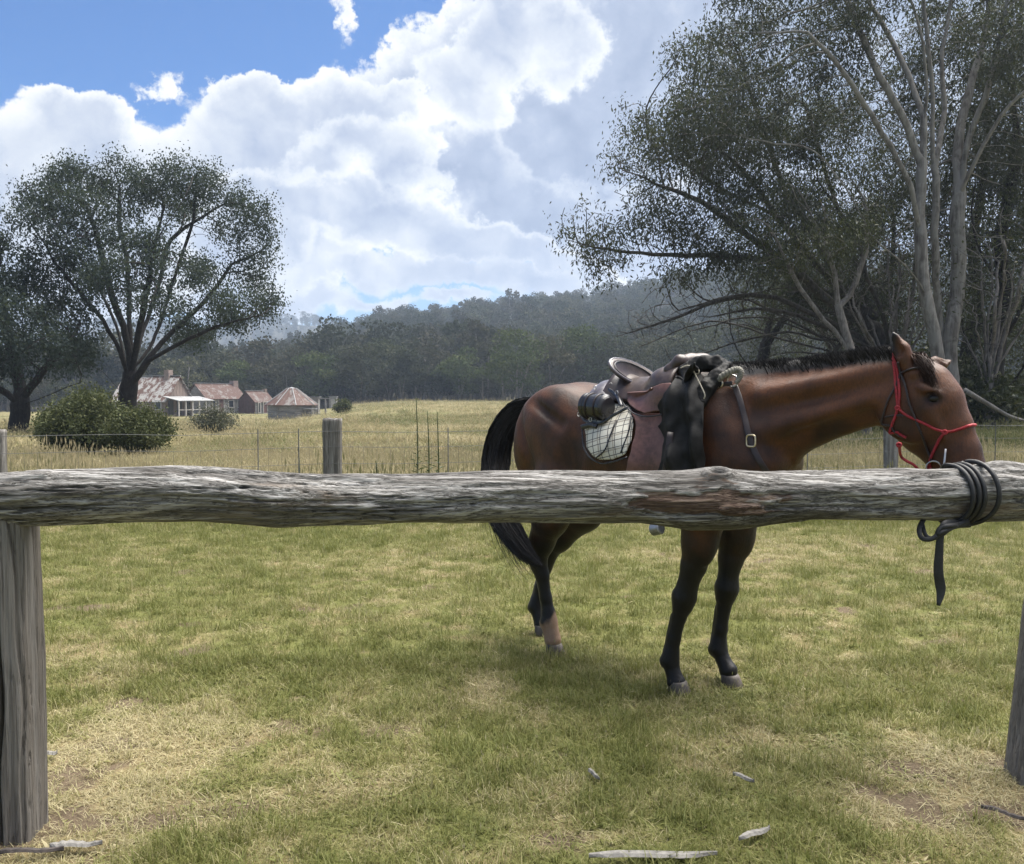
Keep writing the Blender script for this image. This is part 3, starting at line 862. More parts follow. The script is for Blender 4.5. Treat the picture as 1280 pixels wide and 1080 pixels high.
def flat_strip(name, W3, width, thick, mat, parent, toward=None, **tg):
    W3 = np.asarray(W3); m = len(W3)
    T = np.gradient(W3, axis=0); T /= np.linalg.norm(T, axis=1)[:, None] + 1e-9
    out = (np.array(CAMP) - W3) if toward is None else np.broadcast_to(np.asarray(toward, float), W3.shape)
    out = out / np.linalg.norm(out, axis=1)[:, None]
    S = np.cross(T, out); S /= np.linalg.norm(S, axis=1)[:, None] + 1e-9; O = np.cross(S, T)
    w = np.broadcast_to(np.asarray(width, float), (m,))[:, None] / 2; h = thick / 2
    R = [W3 + S * w + O * h * .4, W3 + S * w * .8 + O * h, W3 - S * w * .8 + O * h, W3 - S * w + O * h * .4, W3 - S * w - O * h, W3 + S * w - O * h]
    V = np.stack(R, 1).reshape(-1, 3); k = 6
    i = np.arange(m - 1)[:, None] * k; j = np.arange(k)[None]; j2 = (j + 1) % k
    Q = [tuple(q) for q in np.stack([i + j, i + j2, i + k + j2, i + k + j], -1).reshape(-1, 4)]
    Q += [tuple(range(k))[::-1], tuple((m - 1) * k + q for q in range(k))]
    return obj(name, V, Q, mat, parent, **tg)

def cord(name, px, r, mat, parent, off=.004, n=None, twist=True, fallback=-.15, mirror=False, **tg):
    P2 = spline([(a, b, 0) for a, b in px], n or max(8, len(px) * 7))
    W3 = np.array([hit(p[0], p[1], off + r * .5, fallback) for p in P2])
    for _ in range(2): W3[1:-1] = (W3[:-2] + 2 * W3[1:-1] + W3[2:]) / 4
    if mirror:
        Hc = w2h(W3); Hc[:, 1] *= -1
        MB().tube(h2w(Hc), r, 8).build(name, mat, parent, smooth=True, **tg)
    W3 = spline(W3, len(W3) * 4); r = r * (1 + .16 * np.sin(np.arange(len(W3)) * 1.9)) if twist else r
    return MB().tube(W3, r, 8).build(name, mat, parent, smooth=True, **tg)

def ring(mb, c, R, r, nrm, sx=1.0, sy=1.0, up=(0, 0, 1)):
    nrm = np.array(nrm, float); nrm /= np.linalg.norm(nrm); u = np.cross(nrm, up); u /= np.linalg.norm(u); v = np.cross(nrm, u)
    a = np.linspace(0, 2 * math.pi, 21)
    P = np.array(c) + R * (np.cos(a)[:, None] * u * sx + np.sin(a)[:, None] * v * sy)
    return mb.tube(P, r, 6, cap=False)
# ================================================================== TACK
def lp(px, py, t):
    """point of the horse's own frame seen at a pixel, t metres left of its middle plane"""
    rd = ray_dir(px, py)
    Y = (np.dot(HW, HN) + t) / np.dot(np.array((rd[0], 1, 0)), HN)
    return w2h(np.array((rd[0] * Y, Y, CAM_H + rd[2] * Y)))

M_LEATHER = simple_mat('oxblood_leather', (0.125, 0.056, 0.044), .42, .35, 40, .0012, spec=.5)
M_LEATHER_D = simple_mat('dark_seat_leather', (0.050, 0.032, 0.026), .38, .35, 40, .0012)
M_LEATHER_G = simple_mat('grey_leather', (0.085, 0.075, 0.085), .30, .3, 30, .001, coat=.2)  # greyer and glossier than the brown saddle leather
M_BLACKL = simple_mat('black_leather', (0.009, 0.009, 0.012), .27, .3, 50, .001, spec=.7)
M_STRAP = simple_mat('dark_brown_strap', (0.022, 0.013, 0.012), .45, .3, 60, .001)
M_OIL = simple_mat('black_oilskin', (0.008, 0.0075, 0.007), .65, .35, 22, .004, spec=.2)
M_ROPEG = simple_mat('grey_woven_rope', (0.17, 0.16, 0.13), .8, .4, 160, .002)
M_CORD = simple_mat('pale_cord', (0.42, 0.38, 0.30), .7, .3, 160, .001)
M_RED = simple_mat('red_halter_rope', (0.30, 0.012, 0.018), .6, .35, 300, .001)
M_STEEL = simple_mat('worn_steel', (0.55, 0.53, 0.50), .32, .25, 60, .0005, metal=1.0)
M_BRASS = simple_mat('pale_brass', (0.62, 0.52, 0.36), .3, .25, 60, .0005, metal=1.0)
M_ALU = simple_mat('dull_aluminium', (0.30, 0.31, 0.32), .45, .3, 40, .001, metal=.8)

def check_cloth():
    m, nt = new_mat('checked_wool')
    P = nt.n('ShaderNodeTexCoord').outputs['Object']
    dx = nt.n('ShaderNodeVectorMath', {0: P, 1: tuple(HH)}, operation='DOT_PRODUCT').outputs['Value']
    sp = nt.n('ShaderNodeSeparateXYZ', {0: P})
    wob = nt.noise(P, 9, 2, .5)
    def lines(v, per, wd):
        f = nt.math('FRACT', nt.math('ADD', nt.math('DIVIDE', v, per), nt.math('MULTIPLY', wob, .25)))
        return nt.math('LESS_THAN', f, wd)
    a = nt.math('ADD', dx, nt.math('MULTIPLY', sp.outputs[2], .25)); b = nt.math('ADD', sp.outputs[2], nt.math('MULTIPLY', dx, -.25))
    l = nt.math('MAXIMUM', lines(a, .041, .10), lines(b, .034, .11))
    l2 = nt.math('MAXIMUM', lines(nt.math('ADD', a, .009), .082, .10), lines(nt.math('ADD', b, .008), .068, .11))
    weave = nt.noise(P, 320, 2, .6)
    c = nt.mix(weave, (0.54, 0.51, 0.42), (0.72, 0.69, 0.60))
    c = nt.mix(nt.math('MULTIPLY', l2, .5), c, (0.17, 0.12, 0.08))
    c = nt.mix(nt.math('MULTIPLY', l, .90), c, (0.035, 0.035, 0.045))
    return finish(m, nt, principled(nt, c, .92, bump(nt, weave, .001, .5), Specular_IOR_Level=.1))
M_CHECK = check_cloth()

def hit2(px, py, off):
    p = hit(px, py, 0, -.26); toc = np.array(CAMP) - p; toc /= np.linalg.norm(toc)
    return p + (-HN * .8 + toc * .2) * off
# ---- checked saddle cloth
CLOTH = empty('saddle_cloth', h2w(np.array((-.45, -.28, 1.25))), 'cream and black checked saddle cloth with dark piping hanging behind the saddle flap', 'saddle cloth')
patch('cloth_panel', [(731, 532), (740, 515), (760, 500), (785, 500), (798, 514), (798, 530), (795, 552), (788, 570), (770, 577), (755, 579), (741, 571), (733, 556)],
      .018, .014, M_CHECK, CLOTH, step=4, fold=lambda x, y: .010 * math.sin((x - 730) * .13) * ((y - 500) / 80) + .030 * max(0, 1 - ((x - 764) / 36) ** 2) * max(0, 1 - ((y - 548) / 34) ** 2))
for pth in ([(731, 532), (733, 556), (741, 571), (755, 579), (770, 577), (788, 571)],
            [(775, 526), (769, 545), (762, 562), (748, 573)], [(793, 514), (790, 540), (781, 566)]):
    P2 = spline([(a, b, 0) for a, b in pth], 20)
    MB().tube([hit2(p[0], p[1], .022 + .030 * max(0, 1 - ((p[0] - 764) / 36) ** 2) * max(0, 1 - ((p[1] - 548) / 34) ** 2)) for p in P2], .0042, 6).build('piping', M_BLACKL, CLOTH, smooth=True)

# ---- saddle
SADDLE = empty('saddle', h2w(np.array((-.32, 0, 1.40))), 'brown leather stock saddle with a high dished cantle on the bay horse', 'saddle')
def surf(s, th, off):
    """point on the trunk at station s, angle th from straight up towards the near side"""
    o = h2w(np.array((s, 0, 1.10))); d = h2w(np.array((s, -math.sin(th), 1.10 + math.cos(th)))) - o
    loc, nor, i, dist = BVH.ray_cast(Vector(o), Vector(d))
    return np.array(loc) + d * off
patch('flap', [(786, 505), (800, 512), (830, 512), (862, 510), (872, 560), (870, 610), (855, 645), (815, 650), (790, 632), (783, 605), (784, 585), (791, 560), (797, 530)],
      .036, .008, M_LEATHER, SADDLE, step=5, fold=lambda x, y: .006 * math.sin(x * .09))
V = [surf(-.63 + .16 * i / 9, -.45 + 1.30 * j / 15, .020 + .030 * math.sin(math.pi * i / 9) ** .5 * math.sin(math.pi * j / 15) ** .5) for i in range(10) for j in range(16)]
obj('rear_panel', V, [(i * 16 + j, i * 16 + j + 1, (i + 1) * 16 + j + 1, (i + 1) * 16 + j) for i in range(9) for j in range(15)], M_LEATHER_G, SADDLE)
V = []; ns, nt_ = 26, 27
for i in range(ns):
    a = i / (ns - 1); s = -.54 + .44 * a
    for j in range(nt_):
        b = j / (nt_ - 1) * 2 - 1; th = b * .60
        pad = .055 * (1 - b * b) * math.sin(math.pi * min(1, a * 1.15 + .05)) ** .6 + .030
        rise = .05 * max(0, a - .72) / .28 * math.exp(-(b / .5) ** 2) + .055 * max(0, .22 - a) / .22 * math.exp(-(b / .6) ** 2)
        V.append(surf(s, th, pad + rise))
Q = [(i * nt_ + j, i * nt_ + j + 1, (i + 1) * nt_ + j + 1, (i + 1) * nt_ + j) for i in range(ns - 1) for j in range(nt_ - 1)]
o = obj('seat', V, Q, M_LEATHER_D, SADDLE)
md = o.modifiers.new('thickness', 'SOLIDIFY'); md.thickness = .012; md.offset = -1
patch('skirt', [(780, 488), (787, 484), (812, 480), (831, 476), (846, 472), (856, 480), (860, 500), (848, 514), (830, 519), (812, 520), (798, 515), (787, 504)],
      .062, .010, M_LEATHER, SADDLE, step=4, smooth=6)
P2 = spline([(a, b, 0) for a, b in [(780, 488), (787, 504), (798, 515), (812, 520), (830, 519), (846, 514)]], 22)
MB().tube([hit2(p[0], p[1], .064) for p in P2], .0035, 6).build('stitched_edge', M_BLACKL, SADDLE, smooth=True)
# cantle: a shallow dish standing up behind the seat, with a rolled rim
C0 = lp(796, 469, 0.0); U = np.array((.025, .178, -.036)); Vv = np.array((-.055, 0, .070)); Nn = np.cross(U, Vv); Nn /= np.linalg.norm(Nn)
if Nn[0] < 0: Nn = -Nn
V = [C0 - Nn * .035]; Q = []; K = 36; R_ = 7
for r in range(1, R_ + 1):
    for k in range(K):
        a = 2 * math.pi * k / K; q = r / R_
        V.append(C0 + (U * math.cos(a) + Vv * math.sin(a) * (1.05 if math.sin(a) > 0 else .9)) * q - Nn * .035 * (1 - q ** 2.2))
for k in range(K): Q.append((0, 1 + k, 1 + (k + 1) % K))
for r in range(R_ - 1):
    for k in range(K):
        a = 1 + r * K + k; b = 1 + r * K + (k + 1) % K
        Q.append((a, a + K, b + K, b))
cant = obj('cantle', h2w(np.array(V)), Q, M_LEATHER_D, SADDLE)
md = cant.modifiers.new('thickness', 'SOLIDIFY'); md.thickness = .02; md.offset = 0
rim = np.array(V[1 + (R_ - 1) * K:] + [V[1 + (R_ - 1) * K]])
MB().tube(h2w(rim), .0085, 8, cap=False).build('rim', M_LEATHER_G, cant, smooth=True)
rim2 = C0 + (np.array(V[1 + (R_ - 2) * K:1 + (R_ - 1) * K] + [V[1 + (R_ - 2) * K]]) - C0) * .96 + Nn * .012
MB().tube(h2w(rim2), .0028, 6, cap=False).build('welt', M_BLACKL, cant, smooth=True)
# pommel and knee pads, grown together from rounded shapes
s0 = C0[0]
S = SDF((-.32, -.26, 1.36), (.08, .26, 1.66), .006)
a1 = lp(846, 480, -.15); a2 = lp(836, 462, -.15); a3 = lp(850, 452, -.13); a4 = lp(864, 452, -.06)
for sg in (-1, 1):
    m_ = lambda p: (p[0], p[1] * (-sg), p[2])
    S.chain([(*m_(a1), .030), (*m_(a2), .020), (*m_(a3), .030), (*m_(a4), .034)], .02)
S.cone((a4[0], -.06, a4[2]), (a4[0], .06, a4[2]), .034, .034, .03)
S.cone((a4[0] + .03, 0, a4[2] - .01), (a4[0] - .03, 0, a4[2] - .09), .05, .06, .03)
Vp, Qp = S.mesh()
obj('pommel', h2w(Vp), Qp, M_LEATHER_D, SADDLE)
# stirrup below the rail
sc_ = lp(821, 634, -.345)
def stir(p): return h2w(np.array(p))
c_ = sc_
K = 16; path = [c_ + np.array((math.sin(a) * .050 * .8, math.sin(a) * .030, math.cos(a) * .062 + (.03 if math.cos(a) > 0 else 0))) for a in np.linspace(-2.2, 2.2, K)]
mb = MB().tube(h2w(np.array(path)), .006, 8)
mb.build('stirrup_iron', M_ALU, SADDLE, smooth=True)
tz_ = lp(821, 662, -.345)
mb = MB()
ax = np.array((.030, .022, 0))

flat_strip('stirrup_leather', h2w(spline([lp(838, 540, -.325), lp(834, 575, -.345), lp(824, 620, -.345)], 10)), .028, .005, M_STRAP, SADDLE)
gth = [surf(-.13, th, .006) for th in np.linspace(1.55, 4.73, 40)]
cen = h2w(np.array((-.13, 0, 1.1)))
W3 = np.array(gth); T_ = np.gradient(W3, axis=0); O_ = W3 - cen
O_ /= np.linalg.norm(O_, axis=1)[:, None]
w = HH * .045
Vg = np.concatenate([W3 - w, W3 + w, W3 + w + O_ * .008, W3 - w + O_ * .008]); n_ = 40
Qg = [(k * n_ + i, k * n_ + i + 1, ((k + 1) % 4) * n_ + i + 1, ((k + 1) % 4) * n_ + i) for k in range(4) for i in range(n_ - 1)]
obj('girth', Vg, Qg, M_STRAP, SADDLE)

# ---- black cylindrical case strapped behind the saddle

cc = w2h(hit(753, 519, .070)); CASE = empty('leather_case', h2w(cc), 'black round leather case strapped behind the saddle above the checked cloth', 'case')
def cyl(name, c, axis, R, L, mat, parent, n=36, bev=.006, **tg):
    ax = np.array(axis, float); ax /= np.linalg.norm(ax); u = np.cross(ax, (0, 0, 1)); u /= np.linalg.norm(u); v = np.cross(ax, u)
    prof = [(-L / 2, R - bev), (-L / 2 + bev, R), (L / 2 - bev, R), (L / 2, R - bev)]
    V = [np.array(c) + ax * p + (u * math.cos(a) + v * math.sin(a)) * r for p, r in prof for a in np.linspace(0, 2 * math.pi, n, endpoint=False)]
    Q = [(k * n + i, k * n + (i + 1) % n, (k + 1) * n + (i + 1) % n, (k + 1) * n + i) for k in range(3) for i in range(n)] + [tuple(range(n))[::-1], tuple(3 * n + i for i in range(n))]
    return obj(name, V, Q, mat, parent, smooth=False, **tg)
AX = HH * .96 - HN * .02 + np.array((0, 0, -.06))
cyl('stirrup_tread', h2w(tz_) + (0, 0, .004), HH * .9 + np.array((0, 0, .25)), .029, .052, M_ALU, SADDLE, bev=.005)
cyl('case_body', h2w(cc), AX, .060, .145, M_BLACKL, CASE)
for d_ in (-.055, .060): cyl('lid_band', h2w(cc) + AX * d_, AX, .0645, .016, M_BLACKL, CASE, bev=.003)
cyl('end_disc', h2w(cc) + AX * .074, AX, .050, .006, M_BLACKL, CASE, bev=.002)
for d_ in (-.025, .030):
    ring(MB(), h2w(cc) + AX * d_, .0625, .004, AX).build('case_strap', M_STRAP, CASE, smooth=True)
strap('holding_strap', [(728, 518), (738, 530), (756, 535), (770, 527), (790, 517)], .014, M_BLACKL, CASE, off=.045)
strap('holding_strap', [(762, 497), (775, 505), (782, 516)], .016, M_BLACKL, CASE, off=.050)
strap('strap_end', [(735, 537), (745, 536), (752, 538)], .024, M_BLACKL, CASE, off=.045, thick=.012)
for (a, b) in ((747, 496), (765, 494), (775, 503), (731, 524), (746, 531)):
    ring(MB(), hit(a, b, .058), .009, .0018, -HN, 1, 1.1).build('buckle', M_STEEL, CASE, smooth=True)

# ---- oilskin coat over the pommel
COAT = empty('oilskin_coat', h2w(np.array((0, -.26, 1.3))), 'black oilskin coat tied over the front of the saddle with pale cord', 'coat')
def cfold(x, y):
    t = (y - 455) / 120
    ph = (x - 826) * .115 + .5 * math.sin(y * .028) + .25 * math.sin(y * .011 + 2)
    f = .044 * (1 - abs(math.sin(ph))) ** 1.3 * min(1, .35 + t) + .010 * math.sin((x * .6 + y * .9) * .10)
    g = .020 * float(fbm(np.array((x * .035, y * .018, 3.0)), 3)) + .007 * float(pnoise(np.array((x * .12, y * .05, 9.0))))
    e = min(1, max(0, (x - 828) / 14)) * min(1, max(0, (892 - x) / 12))
    return f * 1.0 + g * 1.5 + .022 * e
patch('coat_body', [(846, 478), (852, 460), (862, 452), (876, 450), (886, 462), (891, 480), (890, 520), (890, 560), (889, 592), (886, 640), (850, 640), (833, 615), (829, 592), (835, 575), (833, 562), (836, 548), (828, 538), (826, 531),
                    (834, 526), (829, 514), (825, 505), (834, 498), (840, 488)], .055, .012, M_OIL, COAT, step=3.2, fold=cfold, smooth=4)
S = SDF((-.26, -.28, 1.33), (.22, .22, 1.68), .006)
def L4(px, py, t, r): return (*lp(px, py, t), r)
S.chain([L4(858, 462, -.17, .030), L4(868, 458, -.15, .034), L4(880, 455, -.13, .034), L4(895, 455, -.10, .034), L4(908, 458, -.06, .024)], .02)
S.chain([L4(866, 458, -.05, .040), L4(884, 454, -.0, .034), L4(900, 456, .03, .030), L4(914, 460, .05, .020)], .02)
S.chain([L4(905, 460, -.10, .022), L4(896, 470, -.16, .030), L4(884, 484, -.20, .036), L4(874, 500, -.24, .038)], .02)
S.chain([L4(860, 466, -.17, .034), L4(862, 486, -.22, .036), L4(860, 508, -.27, .032)], .02)
# far side of the coat, hanging down the other shoulder
S.chain([L4(884, 458, .05, .045), (*(np.array(lp(884, 458, .0)) + (0, .17, -.10)), .05)], .03)
Vp, Qp = S.mesh()
Vp = Vp + (fbm(Vp * 22, 3) * .010)[:, None] * np.array((.5, -.6, .6)) + (pnoise(Vp * (60, 20, 14)) * .006)[:, None] * np.array((0, -1, .3))
obj('coat_collar', h2w(Vp), Qp, M_OIL, COAT)
def freecord(name, pts, r, mat, parent, t, n=30, **k):
    W3 = h2w(np.array([lp(a, b, t) for a, b in pts])); return MB().tube(spline(W3, n), r, 6).build(name, mat, parent, smooth=True)
freecord('tie_cord', [(851, 460), (858, 457), (864, 458), (868, 463), (873, 462), (873, 467), (868, 466), (866, 461)], .0028, M_CORD, COAT, -.23)
freecord('tie_cord', [(866, 461), (871, 472), (876, 482), (881, 494), (878, 501)], .0028, M_CORD, COAT, -.255)

# ---- grey rope grip at the front of the saddle
GRIP = empty('rope_grip', h2w(lp(905, 475, -.16)), 'short thick grey woven rope grip in front of the black coat', 'rope')
ax_ = spline(h2w(np.array([lp(889, 481, -.18), lp(899, 473, -.175), (lp(912, 465, -.16)), lp(922, 462, -.14), lp(926, 466, -.135), lp(924, 473, -.14), lp(920, 479, -.15)])), 90)
rr = .0150 * (1 - .35 * np.clip(np.linspace(0, 1, 90) - .62, 0, 1) / .38) * (1 + .10 * np.sin(np.arange(90) * 1.5))
MB().tube(ax_, rr, 10).build('rope_body', M_ROPEG, GRIP, smooth=True)

# ---- breastplate
BREAST = empty('breastplate', hit(938, 552, .0), 'dark leather breast strap with pale metal buckles across the horse shoulder', 'harness')
strap('shoulder_strap', [(919, 482), (926, 502), (932, 525), (938, 550), (946, 570), (958, 590), (972, 612)], .026, M_STRAP, BREAST, off=.007)
strap('dee_strap', [(890, 487), (902, 485), (918, 483)], .022, M_STRAP, BREAST, off=.024)
mb = MB(); ring(mb, hit(899, 486, .034), .019, .0042, -HN); mb.build('ring', M_BRASS, BREAST, smooth=True)
mb = MB(); ring(mb, hit(918, 480, .022), .026, .0042, -HN); mb.build('ring', M_STEEL, BREAST, smooth=True)
c_ = hit(939, 551, .014); u = HH; v = np.array((-.12, 0, 1.0))
pts = [c_ + HH * .021 * math.copysign(abs(math.cos(a)) ** .5, math.cos(a)) + np.array((0, 0, 1)) * .025 * math.copysign(abs(math.sin(a)) ** .5, math.sin(a)) for a in np.linspace(0, 2 * math.pi, 33)]
MB().tube(pts, .0042, 6, cap=False).build('buckle', M_BRASS, BREAST, smooth=True)

# ---- red rope halter
HALT = empty('rope_halter', hit(1123, 510), 'red rope halter knotted round the bay horse head', 'halter')
for p in ([(1117, 449), (1119, 470), (1121, 489), (1123, 510)], [(1120, 449), (1123, 471), (1125, 490), (1124, 510)],
          [(1123, 510), (1120, 520), (1115, 533), (1113, 546), (1124, 555)],
          [(1123, 510), (1132, 518), (1146, 525), (1160, 531), (1170, 536), (1181, 540)],
          [(1181, 540), (1190, 539), (1197, 537), (1203, 535), (1208, 533)],
          [(1181, 540), (1175, 549), (1169, 561), (1164, 573), (1163, 583)]):
    cord('halter_rope', p, .0052, M_RED, HALT, off=.003, mirror=True)
S2 = hit(1208, 533, .004); hc = w2h(S2)
MB().tube(h2w(spline([(hc[0], hc[1], hc[2]), (hc[0] + .010, hc[1] * .5, hc[2] + .004), (hc[0] + .013, 0, hc[2] + .004), (hc[0] + .010, -hc[1] * .5, hc[2] + .004), (hc[0], -hc[1], hc[2])], 16)), .006, 8).build('nose_rope', M_RED, HALT, smooth=True)
hc = w2h(hit(1119, 449, .006))
MB().tube(h2w(spline([hc, (hc[0] - .01, hc[1] * .6, hc[2] + .025), (hc[0] - .012, 0, 1.555), (hc[0] - .01, -hc[1] * .6, hc[2] + .025), (hc[0], -hc[1], hc[2])], 16)), .006, 8).build('crown_rope', M_RED, HALT, smooth=True)
for (a, b) in ((1123, 510), (1181, 540), (1124, 556), (1163, 583)):
    c = hit(a, b, .007); mbk = MB()
    a_ = np.linspace(0, 6 * math.pi, 60)
    mbk.tube(c + .0065 * (np.cos(a_)[:, None] * HH + np.sin(a_)[:, None] * np.array((0, 0, 1))) + (.004 * np.sin(a_ * .5))[:, None] * HN, .0045, 7)
    mbk.build('knot', M_RED, HALT, smooth=True)
W3 = spline([hit(1124, 556, .01), h2w(lp(1126, 570, -.09)), h2w(lp(1133, 576, -.10)), h2w(lp(1142, 581, -.10)), h2w(lp(1150, 590, -.09)), h2w(lp(1158, 604, -.08))], 24)
MB().tube(W3, .0055, 8).build('lead_end', M_RED, HALT, smooth=True)

# ---- bridle with bit
BRID = empty('bridle', hit(1140, 510), 'thin dark brown bridle with a steel ring bit under the red halter', 'bridle')
cord('cheek_piece', [(1124, 452), (1127, 466), (1133, 484), (1137, 503), (1143, 519), (1152, 542), (1161, 565), (1166, 576)], .0045, M_STRAP, BRID, off=.004, mirror=True)
cord('throat_latch', [(1127, 466), (1120, 484), (1111, 500), (1105, 519), (1103, 536), (1109, 548), (1120, 555)], .0042, M_STRAP, BRID, off=.004, mirror=True)
cord('brow_band', [(1127, 466), (1140, 462), (1152, 461), (1163, 463)], .0042, M_STRAP, BRID, off=.004, mirror=True)
cord('cheek_band', [(1108, 521), (1122, 519), (1137, 520)], .0038, M_STRAP, BRID, off=.004)
BITC = h2w(w2h(hit(1170, 584, .012)))
mb = MB(); ring(mb, BITC, .027, .0035, -HN * .9 + HH * .2); mb.build('bit_ring', M_STEEL, BRID, smooth=True)
MB().tube([h2w(lp(1182, 561, -.085)), h2w(lp(1180, 582, -.085)), h2w(lp(1177, 592, -.08))], .0042, 8).build('bit_shank', M_STEEL, BRID, smooth=True)
# ================================================================== HITCHING RAIL
def wood_material(name, axis, tint=1.0, strip=False, soft=0.0):
    m, nt = new_mat(name)
    P = nt.n('ShaderNodeTexCoord').outputs['Object']
    st = {0: (1.6, 75, 75), 2: (34, 34, .7)}[axis]; st2 = {0: (9, 300, 300), 2: (260, 260, 6)}[axis]; st3 = {0: (.8, 5, 5), 2: (5, 5, .8)}[axis]
    a = nt.noise(nt.vec('MULTIPLY', P, st), 1.0, 6, .62, .5); b = nt.noise(nt.vec('MULTIPLY', P, st2), 1.0, 4, .6, .2)
    c_ = nt.noise(nt.vec('MULTIPLY', P, st3), 1.0, 5, .6, .4)
    f = nt.math('ADD', nt.math('MULTIPLY', a, .45), nt.math('ADD', nt.math('MULTIPLY', b, .40), nt.math('MULTIPLY', c_, .25)))
    col = nt.ramp(f, [(.41, (.024, .021, .019)), (.465, (.095, .088, .080)), (.52, (.205, .195, .180)), (.58, (.34, .327, .31)), (.68, (.52, .505, .485))])
    dk = nt.smooth(nt.noise(nt.vec('MULTIPLY', P, {0: (.9, 16, 16), 2: (14, 14, .8)}[axis]), 1.0, 5, .62, .6), .47, .60)
    col = nt.mix(nt.math('MULTIPLY', dk, .62), col, nt.mix(b, (.025, .022, .020), (.11, .10, .09)))
    if soft: col = nt.mix(soft, col, (.170, .150, .128))
    fib = nt.math('SUBTRACT', 1.0, nt.smooth(nt.math('ABSOLUTE', nt.math('SUBTRACT', a, .5)), 0.0, .022))
    col = nt.mix(nt.math('MULTIPLY', fib, .75 - .45 * (soft > 0)), col, (.018, .016, .015))
    if strip:
        S = nt.n('ShaderNodeAttribute', attribute_name='strip').outputs['Fac']
        K = nt.n('ShaderNodeAttribute', attribute_name='crack').outputs['Fac']
        brown = nt.ramp(f, [(.36, (.018, .010, .008)), (.50, (.095, .055, .038)), (.60, (.20, .13, .088)), (.72, (.46, .34, .23))])
        S = nt.smooth(nt.math('ADD', S, nt.math('MULTIPLY_ADD', nt.noise(nt.vec('MULTIPLY', P, (5, 60, 60)), 1.0, 4, .65, .4), 1.6, -.95)), .35, .75)
        col = nt.mix(nt.math('MULTIPLY', S, .85), col, brown)
        col = nt.mix(nt.math('MULTIPLY', K, .8), col, (.02, .018, .016))
        warm = nt.smooth(nt.noise(nt.vec('MULTIPLY', P, (1.5, 9, 9)), 1.0, 4, .6, .5), .60, .72)
        col = nt.mix(nt.math('MULTIPLY', warm, .30), col, (.30, .21, .13))
    h = nt.math('ADD', nt.math('MULTIPLY', a, 1.0), nt.math('MULTIPLY', b, .9))
    h = nt.math('SUBTRACT', h, nt.math('MULTIPLY', fib, .35))
    return finish(m, nt, principled(nt, col, .88, bump(nt, h, .010, .9), Specular_IOR_Level=.2))

RA = np.array((-1.567, 2.80)); RS = (3.19 - 2.80) / (1.814 + 1.567)
def rail_Y(x): return 2.80 + (x + 1.567) * RS
_TX = [-420, -200, 0, 60, 150, 215, 270, 330, 400, 500, 600, 700, 800, 850, 872, 884, 900, 918, 960, 1080, 1150, 1200, 1222, 1243, 1262, 1285, 1400, 1600]
_TY = [600, 598, 594, 588, 586, 584, 585, 590, 594, 594, 591, 590, 590, 590, 588, 585, 585, 588, 590, 588, 587, 585, 580, 576, 577, 581, 584, 588]
_BX = [-420, 0, 40, 130, 250, 310, 345, 420, 560, 640, 800, 845, 860, 920, 955, 975, 1010, 1100, 1280, 1600]
_BY = [654, 653, 656, 652, 649, 654, 658, 655, 655, 651, 652, 658, 661, 660, 656, 653, 651, 651, 649, 652]
def rail_profile(x):
    Y = rail_Y(x); px = 640 + F * x / Y * 1.0
    top = np.interp(px, _TX, _TY); bot = np.interp(px, _BX, _BY)
    k = 5
    zt = CAM_H + np.array([ray_dir(a, b)[2] for a, b in zip(px, top)]) * Y
    zb = CAM_H + np.array([ray_dir(a, b)[2] for a, b in zip(px, bot)]) * Y
    return px, Y, (zt + zb) / 2, (zt - zb) / 2

